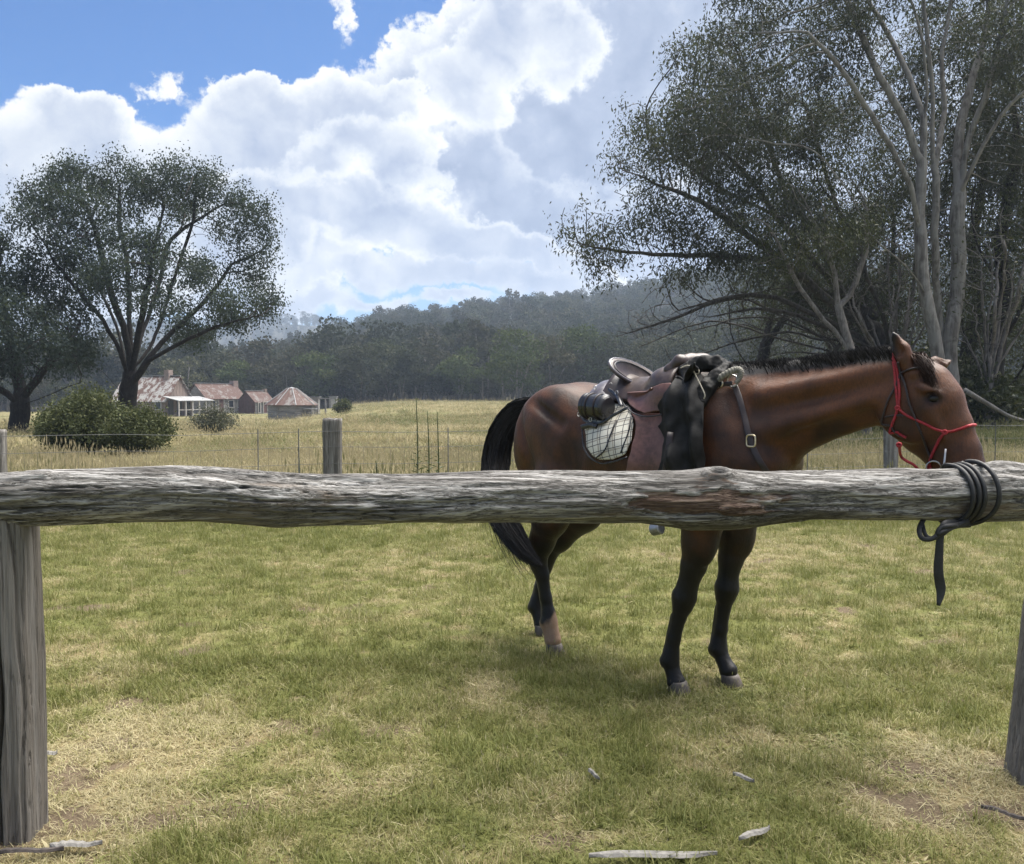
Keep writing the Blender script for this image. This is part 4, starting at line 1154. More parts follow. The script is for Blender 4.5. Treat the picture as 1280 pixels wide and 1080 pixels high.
def build_rail():
    R = empty('hitching_rail', (0, 2.98, 0.02), 'long grey weathered log rail on split posts running in front of the horse', 'rail')
    nx, na = 1150, 150
    x = np.linspace(-2.25, 2.75, nx)
    px, Y, zc, r = rail_profile(x)
    ker = np.ones(9) / 9
    zc = np.convolve(np.pad(zc, 4, 'edge'), ker, 'valid'); r = np.convolve(np.pad(r, 4, 'edge'), ker, 'valid')
    th = np.linspace(0, 2 * math.pi, na, endpoint=False)     # 0 = towards the camera, pi/2 = up
    X, TH = np.meshgrid(x, th, indexing='ij')
    cy, sy = np.cos(TH), np.sin(TH)
    p = np.stack([X, cy * .08, sy * .08], -1)
    lump = .006 * fbm(p * (2.2, 9, 9), 3) * (1 - .7 * np.clip(np.abs(sy), 0, 1) ** 4)
    n1 = fbm(p * (1.0, 26, 26) + 5, 4); n2 = fbm(p * (3.2, 75, 75) + 9, 3)
    crack = np.clip(1 - np.abs(n1) / .045, 0, 1) * sstep(fbm(p * (1.1, 7, 7) + 31, 2), -.12, .25)
    crack2 = np.clip(1 - np.abs(n2) / .10, 0, 1)
    d = lump - .010 * crack - .0022 * crack2 + .0025 * n2 + .003 * n1
    # terraces: shells of old sapwood broken off along the grain
    terr = fbm(p * (.9, 13, 13) + 51, 3); d += .005 * np.tanh(terr * 9)
    PX = px[:, None] + 0 * TH; PYr = np.degrees(TH)
    PYr = (PYr + 180) % 360 - 180
    wob = 12 * fbm(p * (9, 40, 40) + 70, 3)
    sp = sstep(PX + wob * 2, 778, 800) * (1 - sstep(PX + wob * 3, 930, 1010)) * sstep(PYr + wob, -32, -24) * (1 - sstep(PYr + wob + (PX - 780) * .03, 18, 30))
    sp2 = sstep(PX + wob, 838, 870) * (1 - sstep(PX + wob * 2, 905, 930)) * sstep(PYr + wob, 20, 30) * (1 - sstep(PYr + wob, 48, 60))
    d -= .008 * sp
    # knot on top
    kx = np.interp(895, px, x); kk = (X - kx); ka = np.radians(PYr - 62)
    q = np.sqrt((kk / .048) ** 2 + (ka * .085 / .020) ** 2)
    d += .010 * np.exp(-((q - .9) / .35) ** 2) - .012 * np.exp(-(q / .5) ** 2)
    # torn slab under the bare patch
    slab = sstep(PX + wob, 895, 905) * (1 - sstep(PX + wob * 2, 950, 962)) * sstep(PYr + wob * .5, -30, -22) * (1 - sstep(PYr + wob * .5, -8, -2))
    d += .012 * slab
    # thin splintered shelf along the top left
    sh = (1 - sstep(PX, 60, 76)) * sstep(PYr, 48, 52) * (1 - sstep(PYr, 80, 84)); d += .006 * sh
    rad = r[:, None] * (1 + .0 * TH) + d
    depth = .95 + .05 * fbm(np.stack([X, 0 * X, 0 * X + 3], -1), 2)
    V = np.stack([X, Y[:, None] - cy * rad * depth, zc[:, None] + sy * rad], -1).reshape(-1, 3)
    i = np.arange(nx - 1)[:, None] * na; j = np.arange(na)[None]; j2 = (j + 1) % na
    Q = np.stack([i + j, i + na + j, i + na + j2, i + j2], -1).reshape(-1, 4)
    kv = np.clip(crack + .35 * crack2 + 1.2 * np.exp(-(q / .45) ** 2), 0, 1)
    caps = [np.array([[k for k in range(na)]]), np.array([[(nx - 1) * na + k for k in range(na)][::-1]])]
    obj('log', V, [Q] + caps, wood_material('weathered_log', 0, strip=True), R, attrs=dict(strip=np.clip(sp + .7 * sp2, 0, 1).ravel(), crack=kv.ravel()))
    # posts
    MP = wood_material('weathered_post', 2, soft=.72)
    def post(top, foot, w, seed, cracks):
        nz, na = 180, 170
        u = np.linspace(0, 1, nz); th = np.linspace(0, 2 * math.pi, na, endpoint=False)
        U, TH = np.meshgrid(u, th, indexing='ij')
        c, s = np.cos(TH), np.sin(TH)
        sq = 1 / (np.abs(c) ** 5 + np.abs(s) ** 5) ** (1 / 5)
        pz = np.stack([c * sq * .09, s * sq * .09, U * 1.0], -1) + seed
        n1 = fbm(pz * (26, 26, 1.1), 4); n2 = fbm(pz * (70, 70, 3), 3)
        cr = np.clip(1 - np.abs(n1) / .04, 0, 1) * sstep(fbm(pz * (7, 7, 1.1) + 3, 2), -.1, .3)
        d = .006 * fbm(pz * (8, 8, 2), 3) - .008 * cr + .002 * n2 + .004 * np.tanh(6 * fbm(pz * (14, 14, .8) + 8, 2))
        for (a, dep, wd) in cracks:
            aw = a + .10 * np.sin(U * 5 + a) + .05 * np.sin(U * 17)
            d -= dep * np.exp(-((TH - aw) / wd) ** 2)
        rad = w * sq * (1 + .04 * (1 - U)) + d
        C = np.array(foot)[None, None] * (1 - U[..., None]) + np.array(top)[None, None] * U[..., None]
        V = C + np.stack([c * rad, s * rad * .95, 0 * U], -1)
        V[..., 2] += .012 * (U > .99) * fbm(pz * 30, 2)
        V = V.reshape(-1, 3)
        i = np.arange(nz - 1)[:, None] * na; j = np.arange(na)[None]; j2 = (j + 1) % na
        Q = np.stack([i + j, i + j2, i + na + j2, i + na + j], -1).reshape(-1, 4)
        obj('post', V, [Q, np.array([[(nz - 1) * na + k for k in range(na)]])], MP, R)
    xl = at(2, 800, 2.82); tl = at(2, 648, 2.84)
    post((xl[0], 2.84, tl[2] + .03), (xl[0] + .01, 2.83, -.12), .090, 3.0, [(4.93, .055, .050), (5.5, .012, .04), (4.45, .010, .04), (1.2, .02, .06)])
    b = at(1300, 960, 3.19)
    post((b[0] + .13, 3.26, .98), (b[0] - .015, 3.20, -.12), .088, 8.0, [(4.0, .012, .04), (4.6, .006, .04)])
    return R
RAIL = build_rail()

# ---- black reins wrapped round the rail
REINS = empty('reins', at(1205, 655, 3.05), 'black rein rope wound round the log rail with a loose end hanging', 'reins')
M_REIN = simple_mat('black_rein', (0.009, 0.009, 0.010), .6, .35, 140, .001)
def rail_pt(px, ang_deg, off):
    """point round the log: angle 0 faces the camera, 90 is on top"""
    k = (px - 640) / F; x = k * 2.9808 / (1 - RS * k)
    _, Y, zc, r = rail_profile(np.array([x]))
    a = math.radians(ang_deg)
    return np.array((x, Y[0] - math.cos(a) * (r[0] + off), zc[0] + math.sin(a) * (r[0] + off)))
wraps = [((1189, 1200, 1183), 0.010), ((1196, 1207, 1190), 0.011), ((1202, 1213, 1199), 0.012), ((1212, 1229, 1204), .014)]
for (a, b, c), off in wraps:
    pts = []
    for t in np.linspace(0, 1, 40):
        angd = 100 - 190 * t
        pxx = a + (b - a) * math.sin(min(1, t / .55) * math.pi / 2) if t < .55 else b + (c - b) * (1 - math.cos((t - .55) / .45 * math.pi / 2))
        pts.append(rail_pt(pxx, angd, off))
    for t in np.linspace(0, 1, 20)[1:-1]:
        pts.append(rail_pt(c + (a - c) * t, -90 - 170 * t, off))
    MB().tube(pts, .0085, 8).build('coil', M_REIN, REINS, smooth=True)
Yr = rail_Y(1.55)
def fp(px, py, dy): return at(px, py, Yr + dy)
flat_strip('loose_end', spline([rail_pt(1196, -60, .02), fp(1182, 654, -.10), fp(1176, 668, -.10), fp(1174, 690, -.10), fp(1173, 715, -.10), fp(1176, 738, -.10), fp(1173, 757, -.11)], 30), np.interp(np.linspace(0, 1, 30), [0, .3, .6, .8, 1], [.022, .022, .030, .034, .012]), .008, M_REIN, REINS)
flat_strip('loop', spline([rail_pt(1200, -50, .02), fp(1180, 662, -.10), fp(1166, 673, -.10), fp(1153, 673, -.09), fp(1149, 662, -.07), fp(1154, 650, -.04), fp(1160, 640, .02)], 26), .017, .009, M_REIN, REINS)
flat_strip('loop', spline([rail_pt(1206, -62, .02), fp(1190, 660, -.10), fp(1172, 672, -.10), fp(1158, 670, -.08), fp(1152, 652, -.04)], 24), .014, .008, M_REIN, REINS)
MB().tube(spline([rail_pt(1207, -70, .02), fp(1190, 657, -.1), fp(1176, 660, -.10), fp(1172, 668, -.1), fp(1180, 664, -.105), fp(1196, 656, -.09)], 24), .0095, 8).build('knot', M_REIN, REINS, smooth=True)
for dz in (0, .012):
    pts = spline([BITC + np.array((.0, 0, -.027)), (BITC + rail_pt(1186, 95, .02)) / 2 + np.array((0, 0, -.035 - dz)), rail_pt(1186, 105, .012), rail_pt(1192, 80, .012)], 18)
    MB().tube(pts, .0065, 8).build('rein', M_REIN, REINS, smooth=True)
# ================================================================== TREES AND SHRUBS
def leaf_material(name, c1, c2, c3=None, trans=.25, rough=.5, spec=.3, vary=False):
    m, nt = new_mat(name)
    A = nt.n('ShaderNodeAttribute', attribute_name='tint').outputs['Fac']
    if vary: A = nt.math('ADD', nt.math('MULTIPLY', A, .7), nt.math('MULTIPLY_ADD', nt.n('ShaderNodeObjectInfo').outputs['Random'], .9, -.3), clamp=True)
    col = nt.mix(A, c1, c2) if c3 is None else nt.ramp(A, [(0, c1), (.6, c2), (1, c3)])
    if vary: col = nt.mix(nt.math('MULTIPLY', nt.math('FRACT', nt.math('MULTIPLY', nt.n('ShaderNodeObjectInfo').outputs['Random'], 7.31)), .6), col, (.062, .048, .036))
    d = principled(nt, col, rough, Specular_IOR_Level=spec)
    t = nt.n('ShaderNodeBsdfTranslucent', {'Color': nt.mix(.5, col, (.10, .12, .03))}).outputs[0]
    mx = nt.n('ShaderNodeMixShader', {0: trans, 1: d, 2: t}).outputs[0]
    return finish(m, nt, mx)

def bark_material(name, dark, light, scale=3.0, streak=(8, 8, .8), pale=None):
    m, nt = new_mat(name)
    P = nt.n('ShaderNodeTexCoord').outputs['Object']
    a = nt.noise(nt.vec('MULTIPLY', P, streak), scale, 5, .65, .6)
    b = nt.noise(P, scale * 1.2, 4, .6, .8)
    c = nt.ramp(nt.math('ADD', nt.math('MULTIPLY', a, .55), nt.math('MULTIPLY', b, .45)), [(.38, dark), (.50, tuple((x + y) / 2 for x, y in zip(dark, light))), (.60, light)])
    if pale: c = nt.mix(nt.smooth(b, .5, .62), c, pale)
    return finish(m, nt, principled(nt, c, .85, bump(nt, a, .02, .8), Specular_IOR_Level=.2))

LEAF_GUM = leaf_material('grey_green_gum_leaf', (.030, .033, .030), (.048, .052, .045), (.072, .071, .060), .34, .55, .14)
LEAF_OLIVE = leaf_material('olive_leaf', (.022, .028, .012), (.052, .060, .022), (.090, .085, .035), .22)
LEAF_LEFT = leaf_material('dark_gum_leaf', (.020, .031, .032), (.036, .051, .049), (.056, .072, .062), .28, .6, .12)
LEAF_FOREST = leaf_material('forest_leaf', (.014, .020, .014), (.034, .044, .028), (.080, .084, .048), .15, .8, .05, True)
LEAF_BRIGHT = leaf_material('bright_edge_leaf', (.026, .038, .016), (.055, .072, .028), (.095, .108, .045), .2, .8, .05)
LEAF_SHRUB = leaf_material('shrub_leaf', (.030, .040, .018), (.075, .085, .038), (.14, .14, .068), .2, .7, .1)
BARK_WHITE = bark_material('white_gum_bark', (.085, .075, .068), (.29, .275, .26), 2.0, (6, 6, .5), pale=(.20, .19, .18))
BARK_DARK = bark_material('dark_rough_bark', (.011, .0095, .009), (.038, .033, .030), 4.0)
BARK_MID = bark_material('brown_grey_bark', (.025, .022, .020), (.085, .076, .068), 4.0)
LEAF_PALE = leaf_material('pale_shrub_leaf', (.06, .065, .045), (.12, .125, .09), (.20, .19, .14), .2, .7, .1)
BARK_GREY = bark_material('grey_branch_bark', (.07, .062, .056), (.22, .20, .185), 4.0)

def colonize(nodes, par, att, D=.45, di=4.0, dk=.7, iters=120, droop=0.0, r_=None, jit=.12):
    """space colonisation; nodes/par are lists grown in place"""
    r_ = r_ or rng
    A = np.array(att, float); alive = np.ones(len(A), bool)
    N = np.array(nodes, float)
    d = np.full(len(A), 1e9); near = np.zeros(len(A), int)
    def upd(start):
        new = np.array(nodes[start:], float)
        if not len(new): return
        dd = np.linalg.norm(A[:, None] - new[None], axis=2)
        j = dd.argmin(1); v = dd[np.arange(len(A)), j]
        m = v < d; d[m] = v[m]; near[m] = j[m] + start
    upd(0)
    for it in range(iters):
        m = alive & (d < di) & (d > dk)
        if not m.any(): break
        ids = np.unique(near[m]); start = len(nodes)
        sumv = {}
        vec_ = A[m] - np.array(nodes)[near[m]]
        vec_ /= np.linalg.norm(vec_, axis=1)[:, None]
        nn = near[m]
        S = np.zeros((len(nodes), 3)); np.add.at(S, nn, vec_)
        for i in ids:
            v = S[i]; L = np.linalg.norm(v)
            if L < 1e-3: continue
            v = v / L
            p = par[i]
            if p >= 0:
                pv = np.array(nodes[i]) - np.array(nodes[p]); pv /= np.linalg.norm(pv) + 1e-9
                v = v + .55 * pv
            v = v + r_.normal(0, jit, 3); v[2] -= droop
            v /= np.linalg.norm(v)
            nodes.append(tuple(np.array(nodes[i]) + v * D)); par.append(int(i))
        upd(start)
        alive &= d > dk
    return nodes, par

def skeleton_mesh(nodes, par, r0, tip=.010, expo=2.3, sides=(9, 6, 4, 3), maxr=None, widen=1.0, base_flare=.25):
    n = len(nodes); P = np.array(nodes, float)
    ch = [[] for _ in range(n)]
    for i, p in enumerate(par):
        if p >= 0: ch[p].append(i)
    R = np.zeros(n)
    order = list(range(n))
    for i in reversed(order):
        if not ch[i]: R[i] = tip
        else: R[i] = sum(R[c] ** expo for c in ch[i]) ** (1 / expo)
    roots = [i for i in order if par[i] < 0]
    R = tip * (R / tip) ** (math.log(r0 / tip) / max(math.log(R[roots[0]] / tip), 1e-6))
    R = np.maximum(R, tip)
    VV = []; QQ = []; off = 0
    stack = [(r, None) for r in roots]
    while stack:
        s, frm = stack.pop()
        chain = ([frm] if frm is not None else []) + [s]; i = s
        while ch[i]:
            c = sorted(ch[i], key=lambda k: -R[k])
            for o_ in c[1:]: stack.append((o_, i))
            i = c[0]; chain.append(i)
        if len(chain) < 2: continue
        rr = R[chain].copy()
        if frm is not None: rr[0] = min(rr[0], rr[1] * 1.25)
        pp = P[chain]
        sd = sides[0] if rr.max() > .10 else sides[1] if rr.max() > .04 else sides[2] if rr.max() > .02 else sides[3]
        if frm is None:
            rr[0] *= 1 + base_flare; 
        V, Q = tube_arrays(pp, rr, sd)
        VV.append(V); QQ.append(Q + off); off += len(V)
    return np.concatenate(VV), np.concatenate(QQ), R, ch

def leaves(centres, per, spread, size, mat, name, parent, droop=.5, r_=None, asp=.22, tint0=.0, tintvar=1.0, kind='stuff', sun=None):
    """lance-shaped leaves hung about twig ends; each leaf two triangles with a fold"""
    r_ = r_ or rng
    C = np.repeat(np.asarray(centres), per, axis=0); n = len(C)
    sub = r_.normal(0, 1, (n, 3)) * spread
    C = C + sub
    cl = np.repeat(r_.random(len(centres)), per)
    d = r_.normal(0, 1, (n, 3)); d[:, 2] -= droop * 1.6; d /= np.linalg.norm(d, axis=1)[:, None]
    q = np.cross(d, r_.normal(0, 1, (n, 3))); q /= np.linalg.norm(q, axis=1)[:, None] + 1e-9
    L = size * r_.uniform(.6, 1.35, n)[:, None]; W = L * asp * r_.uniform(.8, 1.25, n)[:, None]
    m_ = C + d * L * .45
    V = np.stack([C, m_ + q * W, C + d * L, m_ - q * W], 1).reshape(-1, 3)
    i = np.arange(n)[:, None] * 4
    Q = i + np.array([[0, 1, 2, 3]])
    t = np.clip(tint0 + tintvar * (.55 * cl + .45 * r_.random(n)), 0, 1)
    return obj(name, V, Q, mat, parent, smooth=False, attrs=dict(tint=np.repeat(t, 4)), kind=kind)

def in_clumps(clumps, n, r_, shell=.35):
    """n points inside ellipsoid clumps (centre, radii), denser towards the outside"""
    vol = np.array([c[1][0] * c[1][1] * c[1][2] for c in clumps]) ** .75; vol /= vol.sum()
    k = r_.choice(len(clumps), n, p=vol)
    v = r_.normal(size=(n, 3)); v /= np.linalg.norm(v, axis=1)[:, None]
    rad = (shell + (1 - shell) * r_.random(n)) ** (1 / 1.6)
    C = np.array([clumps[i][0] for i in k]); Rr = np.array([clumps[i][1] for i in k])
    return C + v * Rr * rad[:, None], k

def px_clump(px, py, Y, rx, ry, ry_depth=None, flat=1.0):
    c = at(px, py, Y); s = Y / F
    return (c, (rx * s, (ry_depth if ry_depth else max(rx, ry)) * s, ry * s * flat))

def gum_tree(name, base, limbs, clumps, r0, natt, per, leafsize, bark, leaf, label, seed, spread=.22, tip=.010, D=.4, cat='tree', group=None, droop=.8, expo=1.9, extra_bare=None, dk=.6, parts=('trunk', 'crown'), asp=.15, di=5.0, tintvar=1.0, gaps=(.95, -.15)):
    r_ = np.random.default_rng(seed)
    T = empty(name, base, label, cat, group)
    nodes = []; par = []
    for lb in limbs:                       # each limb: list of world points, starting at the base or on another limb
        pts = spline(lb, max(4, int(sum(np.linalg.norm(np.subtract(a, b)) for a, b in zip(lb[:-1], lb[1:])) / D)))
        if not nodes:
            start = -1
        else:
            dd = np.linalg.norm(np.array(nodes) - pts[0], axis=1); start = int(dd.argmin()); pts = pts[1:]
        for p in pts:
            w = p + r_.normal(0, .035 * D, 3)
            nodes.append(tuple(w)); par.append(start); start = len(nodes) - 1
    att, _ = in_clumps(clumps, natt, r_)
    colonize(nodes, par, att, D=D, di=di, dk=dk, r_=r_)
    n_leafy = len(nodes)
    if extra_bare:
        colonize(nodes, par, extra_bare(r_), D=D, di=di, dk=dk, r_=r_, jit=.25)
    V, Q, R, ch = skeleton_mesh(nodes, par, r0, tip, expo)
    obj(parts[0], V, Q, bark, T)
    P = np.array(nodes)
    tips = [i for i in range(n_leafy) if R[i] < tip * 3.0 and i > 3]
    # leafy nodes must lie near the clumps
    A = np.array([c[0] for c in clumps]); B = np.array([c[1] for c in clumps])
    ok = []
    for i in tips:
        if (np.sum(((P[i] - A) / (B * 1.08)) ** 2, axis=1) < 1).any(): ok.append(i)
    cen = P[ok]
    if gaps: cen = cen[pnoise(cen * gaps[0] + seed) > gaps[1]]
    leaves(cen, per, spread, leafsize, leaf, parts[1], T, droop=droop, r_=r_, asp=asp, tintvar=tintvar)
    return T, len(nodes), len(cen)

# ---- left tree: vase of dark limbs, rounded clumped crown
YL = 36.0
bl = on_ground(160, YL)
def A_(px, py, dy=0.0, Y=YL): return at(px, py, Y + dy)
base = tuple(bl + np.array((0, 0, -.2)))
limbs = [[base, A_(160, 505), A_(163, 470), A_(168, 440, .3), A_(180, 380, 1), A_(190, 320, 1), A_(205, 260, 1)],
         [A_(163, 480), A_(150, 440, -.5), A_(128, 400, -1), A_(100, 365, -1.5), A_(70, 330, -1.5)],
         [A_(163, 470), A_(158, 420, -.5), A_(140, 370, -1), A_(125, 310, -1), A_(110, 260, -1)],
         [A_(166, 450), A_(162, 400, .5), A_(160, 340, 1), A_(150, 280, 1), A_(150, 230, 1)],
         [A_(163, 485), A_(185, 450, -.5), A_(205, 425), A_(232, 400, .5), A_(262, 370, 1), A_(290, 330, 1)],
         [A_(168, 460), A_(190, 430, 1), A_(205, 390, 1.5), A_(220, 340, 1.5), A_(240, 280, 1), A_(245, 235, 1)],
         [A_(185, 452, -.5), A_(225, 430, -1), A_(262, 412, -1.5), A_(300, 400, -1.5), A_(325, 395, -1.5)],
         [A_(164, 465), A_(176, 400, -1), A_(186, 350, -2), A_(196, 300, -2), A_(230, 250, -2)], [A_(160, 470), A_(146, 410, 1), A_(118, 350, 1.5), A_(85, 300, 1.5), A_(60, 265, 1)], [A_(166, 455), A_(180, 410, 1.5), A_(200, 350, 2), A_(214, 300, 2), A_(270, 260, 1.5)],
         [A_(160, 500), A_(143, 480, -1), A_(125, 462, -1.5), A_(110, 455, -2)]]
clL = [px_clump(*a) for a in [(95, 225, YL, 42, 24), (145, 225, YL + 1, 38, 24), (60, 248, YL - 1, 42, 26), (190, 230, YL, 34, 22), (235, 225, YL, 40, 22), (275, 240, YL + 1, 30, 26),
      (40, 275, YL - 2, 28, 26), (120, 262, YL - 1, 45, 24), (215, 265, YL + 2, 45, 20), (315, 275, YL + 1, 30, 28), (255, 285, YL + 2, 28, 20), (85, 300, YL - 2, 45, 24), (170, 300, YL - 2, 40, 18),
      (315, 330, YL + 1, 32, 34), (270, 345, YL, 32, 22), (215, 335, YL - 2, 50, 24), (150, 345, YL - 3, 45, 24), (95, 345, YL - 1, 45, 22), (330, 375, YL, 26, 22), (280, 378, YL - 2, 34, 20),
      (205, 380, YL - 3, 50, 20), (240, 420, YL + 1, 40, 12), (300, 400, YL, 30, 12), (30, 250, YL, 16, 14), (70, 375, YL, 30, 14), (160, 385, YL - 3, 26, 14)]]
print('left tree', gum_tree('gum_tree', bl, limbs, clL, .36, 3400, 150, .10, BARK_DARK, LEAF_LEFT, 'large dark vase shaped gum tree rising behind the low shrub at left', 101, spread=.27, D=.40, dk=.46, tip=.012, asp=.30, di=4.5, expo=1.6, gaps=(1.1, -.07))[1:])
# ---- far left tree, darker, cut by the frame
YF = 34.0
bl = on_ground(22, YF)
limbs = [[tuple(bl - np.array((0, 0, .2))), A_(24, 520, 0, YF), A_(26, 495, 0, YF), A_(20, 460, .5, YF), A_(10, 420, 1, YF), A_(0, 370, 1, YF)],
         [A_(25, 510, 0, YF), A_(10, 492, -.5, YF), A_(-20, 475, -1, YF), A_(-60, 450, -1, YF)],
         [A_(26, 500, 0, YF), A_(42, 480, -.5, YF), A_(62, 455, -1, YF), A_(85, 430, -1, YF), A_(100, 405, 0, YF)],
         [A_(25, 508, 0, YF), A_(45, 500, -.5, YF), A_(75, 488, -1, YF), A_(100, 478, -1.5, YF)]]
clF = [px_clump(*a) for a in [(10, 330, YF, 45, 36), (-50, 320, YF, 60, 40), (50, 375, YF + 1, 50, 30), (90, 395, YF, 34, 26), (100, 430, YF, 28, 26), (60, 430, YF - 2, 50, 30), (5, 400, YF - 2, 50, 40), (-50, 400, YF, 60, 50), (20, 455, YF - 1, 50, 20), (-60, 455, YF, 50, 22), (85, 455, YF + 1, 32, 14), (-110, 360, YF, 50, 60), (30, 305, YF, 30, 16)]]
gum_tree('gum_tree', bl, limbs, clF, .36, 2100, 140, .11, BARK_DARK, LEAF_LEFT, 'dark dense gum tree cut by the left edge of the photo', 102, spread=.26, D=.42, dk=.55, tip=.012, asp=.30, di=5)

# ---- right: white-stemmed snow gum
YW = 22.0
def B_(px, py, dy=0.0, Y=YW): return at(px, py, Y + dy)
bw = on_ground(1185, YW)
limbs = [[tuple(bw - np.array((0, 0, .2))), B_(1187, 545), B_(1184, 500, .3), B_(1180, 450, .5), B_(1176, 420, .4), B_(1172, 370, .3), B_(1168, 300), B_(1170, 240), B_(1166, 180), B_(1166, 110), B_(1158, 40), B_(1150, -40), B_(1140, -120)],
         [B_(1183, 552, -.15), B_(1176, 500, -.3), B_(1172, 450, -.3), B_(1166, 410, -.35), B_(1157, 370, -.4), B_(1152, 330, -.4), B_(1150, 270, -.4), B_(1152, 210, -.4), B_(1156, 150, -.4), B_(1158, 90, -.5), B_(1145, 20, -.6), B_(1115, -50, -.8)],
         [B_(1190, 552, .1), B_(1191, 500, .2), B_(1187, 450, .3), B_(1189, 410, .3), B_(1196, 370, .4), B_(1199, 320, .3), B_(1196, 270, .3), B_(1203, 220, .3), B_(1212, 170, .2), B_(1232, 120, 0), B_(1246, 60, -.2), B_(1262, -10, -.4), B_(1280, -80, -.6)],
         [B_(1200, 240, .3), B_(1198, 180, .6), B_(1212, 110, .8), B_(1232, 40, 1), B_(1236, -30, 1)],
         [B_(1170, 200), B_(1180, 140, .4), B_(1178, 70, .6), B_(1190, 0, .8), B_(1210, -80, 1)],
         [B_(1196, 250, .3), B_(1225, 190, -.3), B_(1255, 140, -.6), B_(1285, 110, -1)],
         [B_(1150, 290, -.4), B_(1135, 225, -.8), B_(1105, 170, -1.0), B_(1080, 130, -1.2), B_(1050, 85, -1.4), B_(1010, 40, -1.6)],
         [B_(1152, 210, -.4), B_(1130, 150, -.5), B_(1100, 95, -.6), B_(1075, 40, -.6), B_(1050, -20, -.6)],
         [B_(1156, 150, -.4), B_(1120, 60, .4), B_(1085, 0, .8), B_(1060, -50, 1)],
         [B_(1160, 370, -.4), B_(1130, 330, -1), B_(1095, 300, -1.2), B_(1060, 240, -1.5), B_(1030, 200, -1.6)]]
clW = [px_clump(*a) for a in [(940, 25, YW, 60, 40), (1010, 20, YW + 1, 70, 45), (1090, 20, YW - 1, 60, 45), (980, -50, YW, 90, 50), (1100, -70, YW, 100, 50), (1230, -60, YW, 90, 50), (1190, 20, YW + 2, 50, 40), (1260, 50, YW - 1, 50, 50),
      (960, 95, YW - 1, 60, 40), (1040, 90, YW, 60, 36), (1130, 110, YW + 2, 50, 40), (1230, 120, YW + 2, 50, 45), (1290, 150, YW, 50, 60), (880, 150, YW - 1, 60, 38), (960, 165, YW + 1, 70, 38), (1050, 170, YW + 1, 55, 40), (1200, 200, YW + 3, 60, 40),
      (1120, 215, YW + 2, 50, 36), (1270, 230, YW + 2, 50, 40), (1320, 20, YW, 60, 70), (1400, 80, YW, 80, 90), (935, -20, YW, 50, 50), (905, 70, YW + 1, 40, 36), (1150, 60, YW + 2.5, 60, 50), (1100, 150, YW + 3, 60, 40), (1160, 200, YW + 3.5, 70, 60), (1240, 40, YW + 3, 60, 50), (1130, 280, YW + 3.5, 60, 45)]]
print('white', gum_tree('snow_gum', bw, limbs, clW, .27, 5200, 92, .11, BARK_WHITE, LEAF_GUM, 'tall snow gum with several pale white stems behind the horse head', 103, spread=.20, D=.30, dk=.42, tip=.008, di=3.0)[1:])
# ---- the broad spreading gum behind and left of it
YS = 24.5
bs = on_ground(1130, YS)
def C_(px, py, dy=0.0, Y=YS): return at(px, py, Y + dy)
limbs = [[tuple(bs - np.array((0, 0, .2))), C_(1125, 500), C_(1110, 450), C_(1090, 410), C_(1060, 375), C_(1020, 330), C_(970, 270), C_(930, 215), C_(880, 170)],
         [C_(1110, 450), C_(1070, 420, -.5), C_(1020, 395, -1), C_(960, 370, -1.2), C_(900, 375, -1.4), C_(850, 395, -1.6), C_(800, 412, -1.6), C_(770, 420, -1.6)],
         [C_(1090, 410), C_(1040, 380, -.8), C_(1000, 345, -1.2), C_(950, 325, -1.5), C_(880, 320, -1.7), C_(820, 318, -1.8), C_(760, 312, -2), C_(710, 300, -2)],
         [C_(1070, 420, -.5), C_(1030, 425, -.5), C_(985, 415, -.5), C_(930, 425, -.6), C_(885, 440, -.8), C_(850, 455, -1)],
         [C_(1060, 375), C_(1020, 300, .8), C_(985, 245, 1), C_(960, 180, 1.2), C_(940, 120, 1)],
         [C_(1090, 410), C_(1075, 340, 1), C_(1050, 270, 1.5), C_(1030, 210, 1.6), C_(1010, 140, 1.6)],
         [C_(1000, 345, -1.2), C_(930, 290, -1.8), C_(870, 250, -2), C_(820, 230, -2)],
         [C_(970, 270), C_(910, 240, .6), C_(850, 200, 1), C_(810, 160, 1)],
         [C_(1118, 475), C_(1080, 450, -1.2), C_(1040, 445, -1.6), C_(1000, 440, -2), C_(960, 445, -2.2)],
         [C_(1110, 450), C_(1105, 400, -1), C_(1085, 350, -1.4), C_(1072, 300, -1.5), C_(1040, 250, -1.5)]]
clS = [px_clump(*a) for a in [(815, 150, YS, 48, 34), (870, 120, YS, 40, 32), (800, 200, YS - 1, 42, 30), (850, 200, YS - 2, 60, 40), (920, 215, YS - 1, 55, 40), (790, 240, YS - 2, 36, 24), (840, 265, YS - 2, 60, 32), (730, 275, YS - 2, 40, 16), (765, 295, YS - 2, 52, 20),
      (712, 285, YS - 2, 22, 14), (810, 310, YS - 2, 50, 20), (900, 290, YS - 2, 60, 36), (960, 260, YS - 2.5, 60, 40), (1000, 220, YS - 1, 60, 40), (760, 330, YS - 2, 40, 16), (860, 340, YS - 1, 60, 14), (950, 330, YS - 2, 60, 24), (1010, 300, YS - 2, 60, 34),
      (1060, 260, YS - 1, 60, 40), (1080, 330, YS, 50, 40), (930, 150, YS + 1, 60, 40), (1010, 140, YS + 2, 60, 36), (840, 70, YS, 10, 22), (1040, 390, YS + 1, 60, 18), (700, 270, YS - 2, 20, 8), (1000, 375, YS + 1, 60, 14), (880, 75, YS, 40, 40), (930, 60, YS + 1, 50, 40), (905, 180, YS, 60, 40), (1080, 390, YS + 1.5, 60, 40), (1020, 350, YS + 1.5, 60, 30)]]
rb = np.random.default_rng(5)
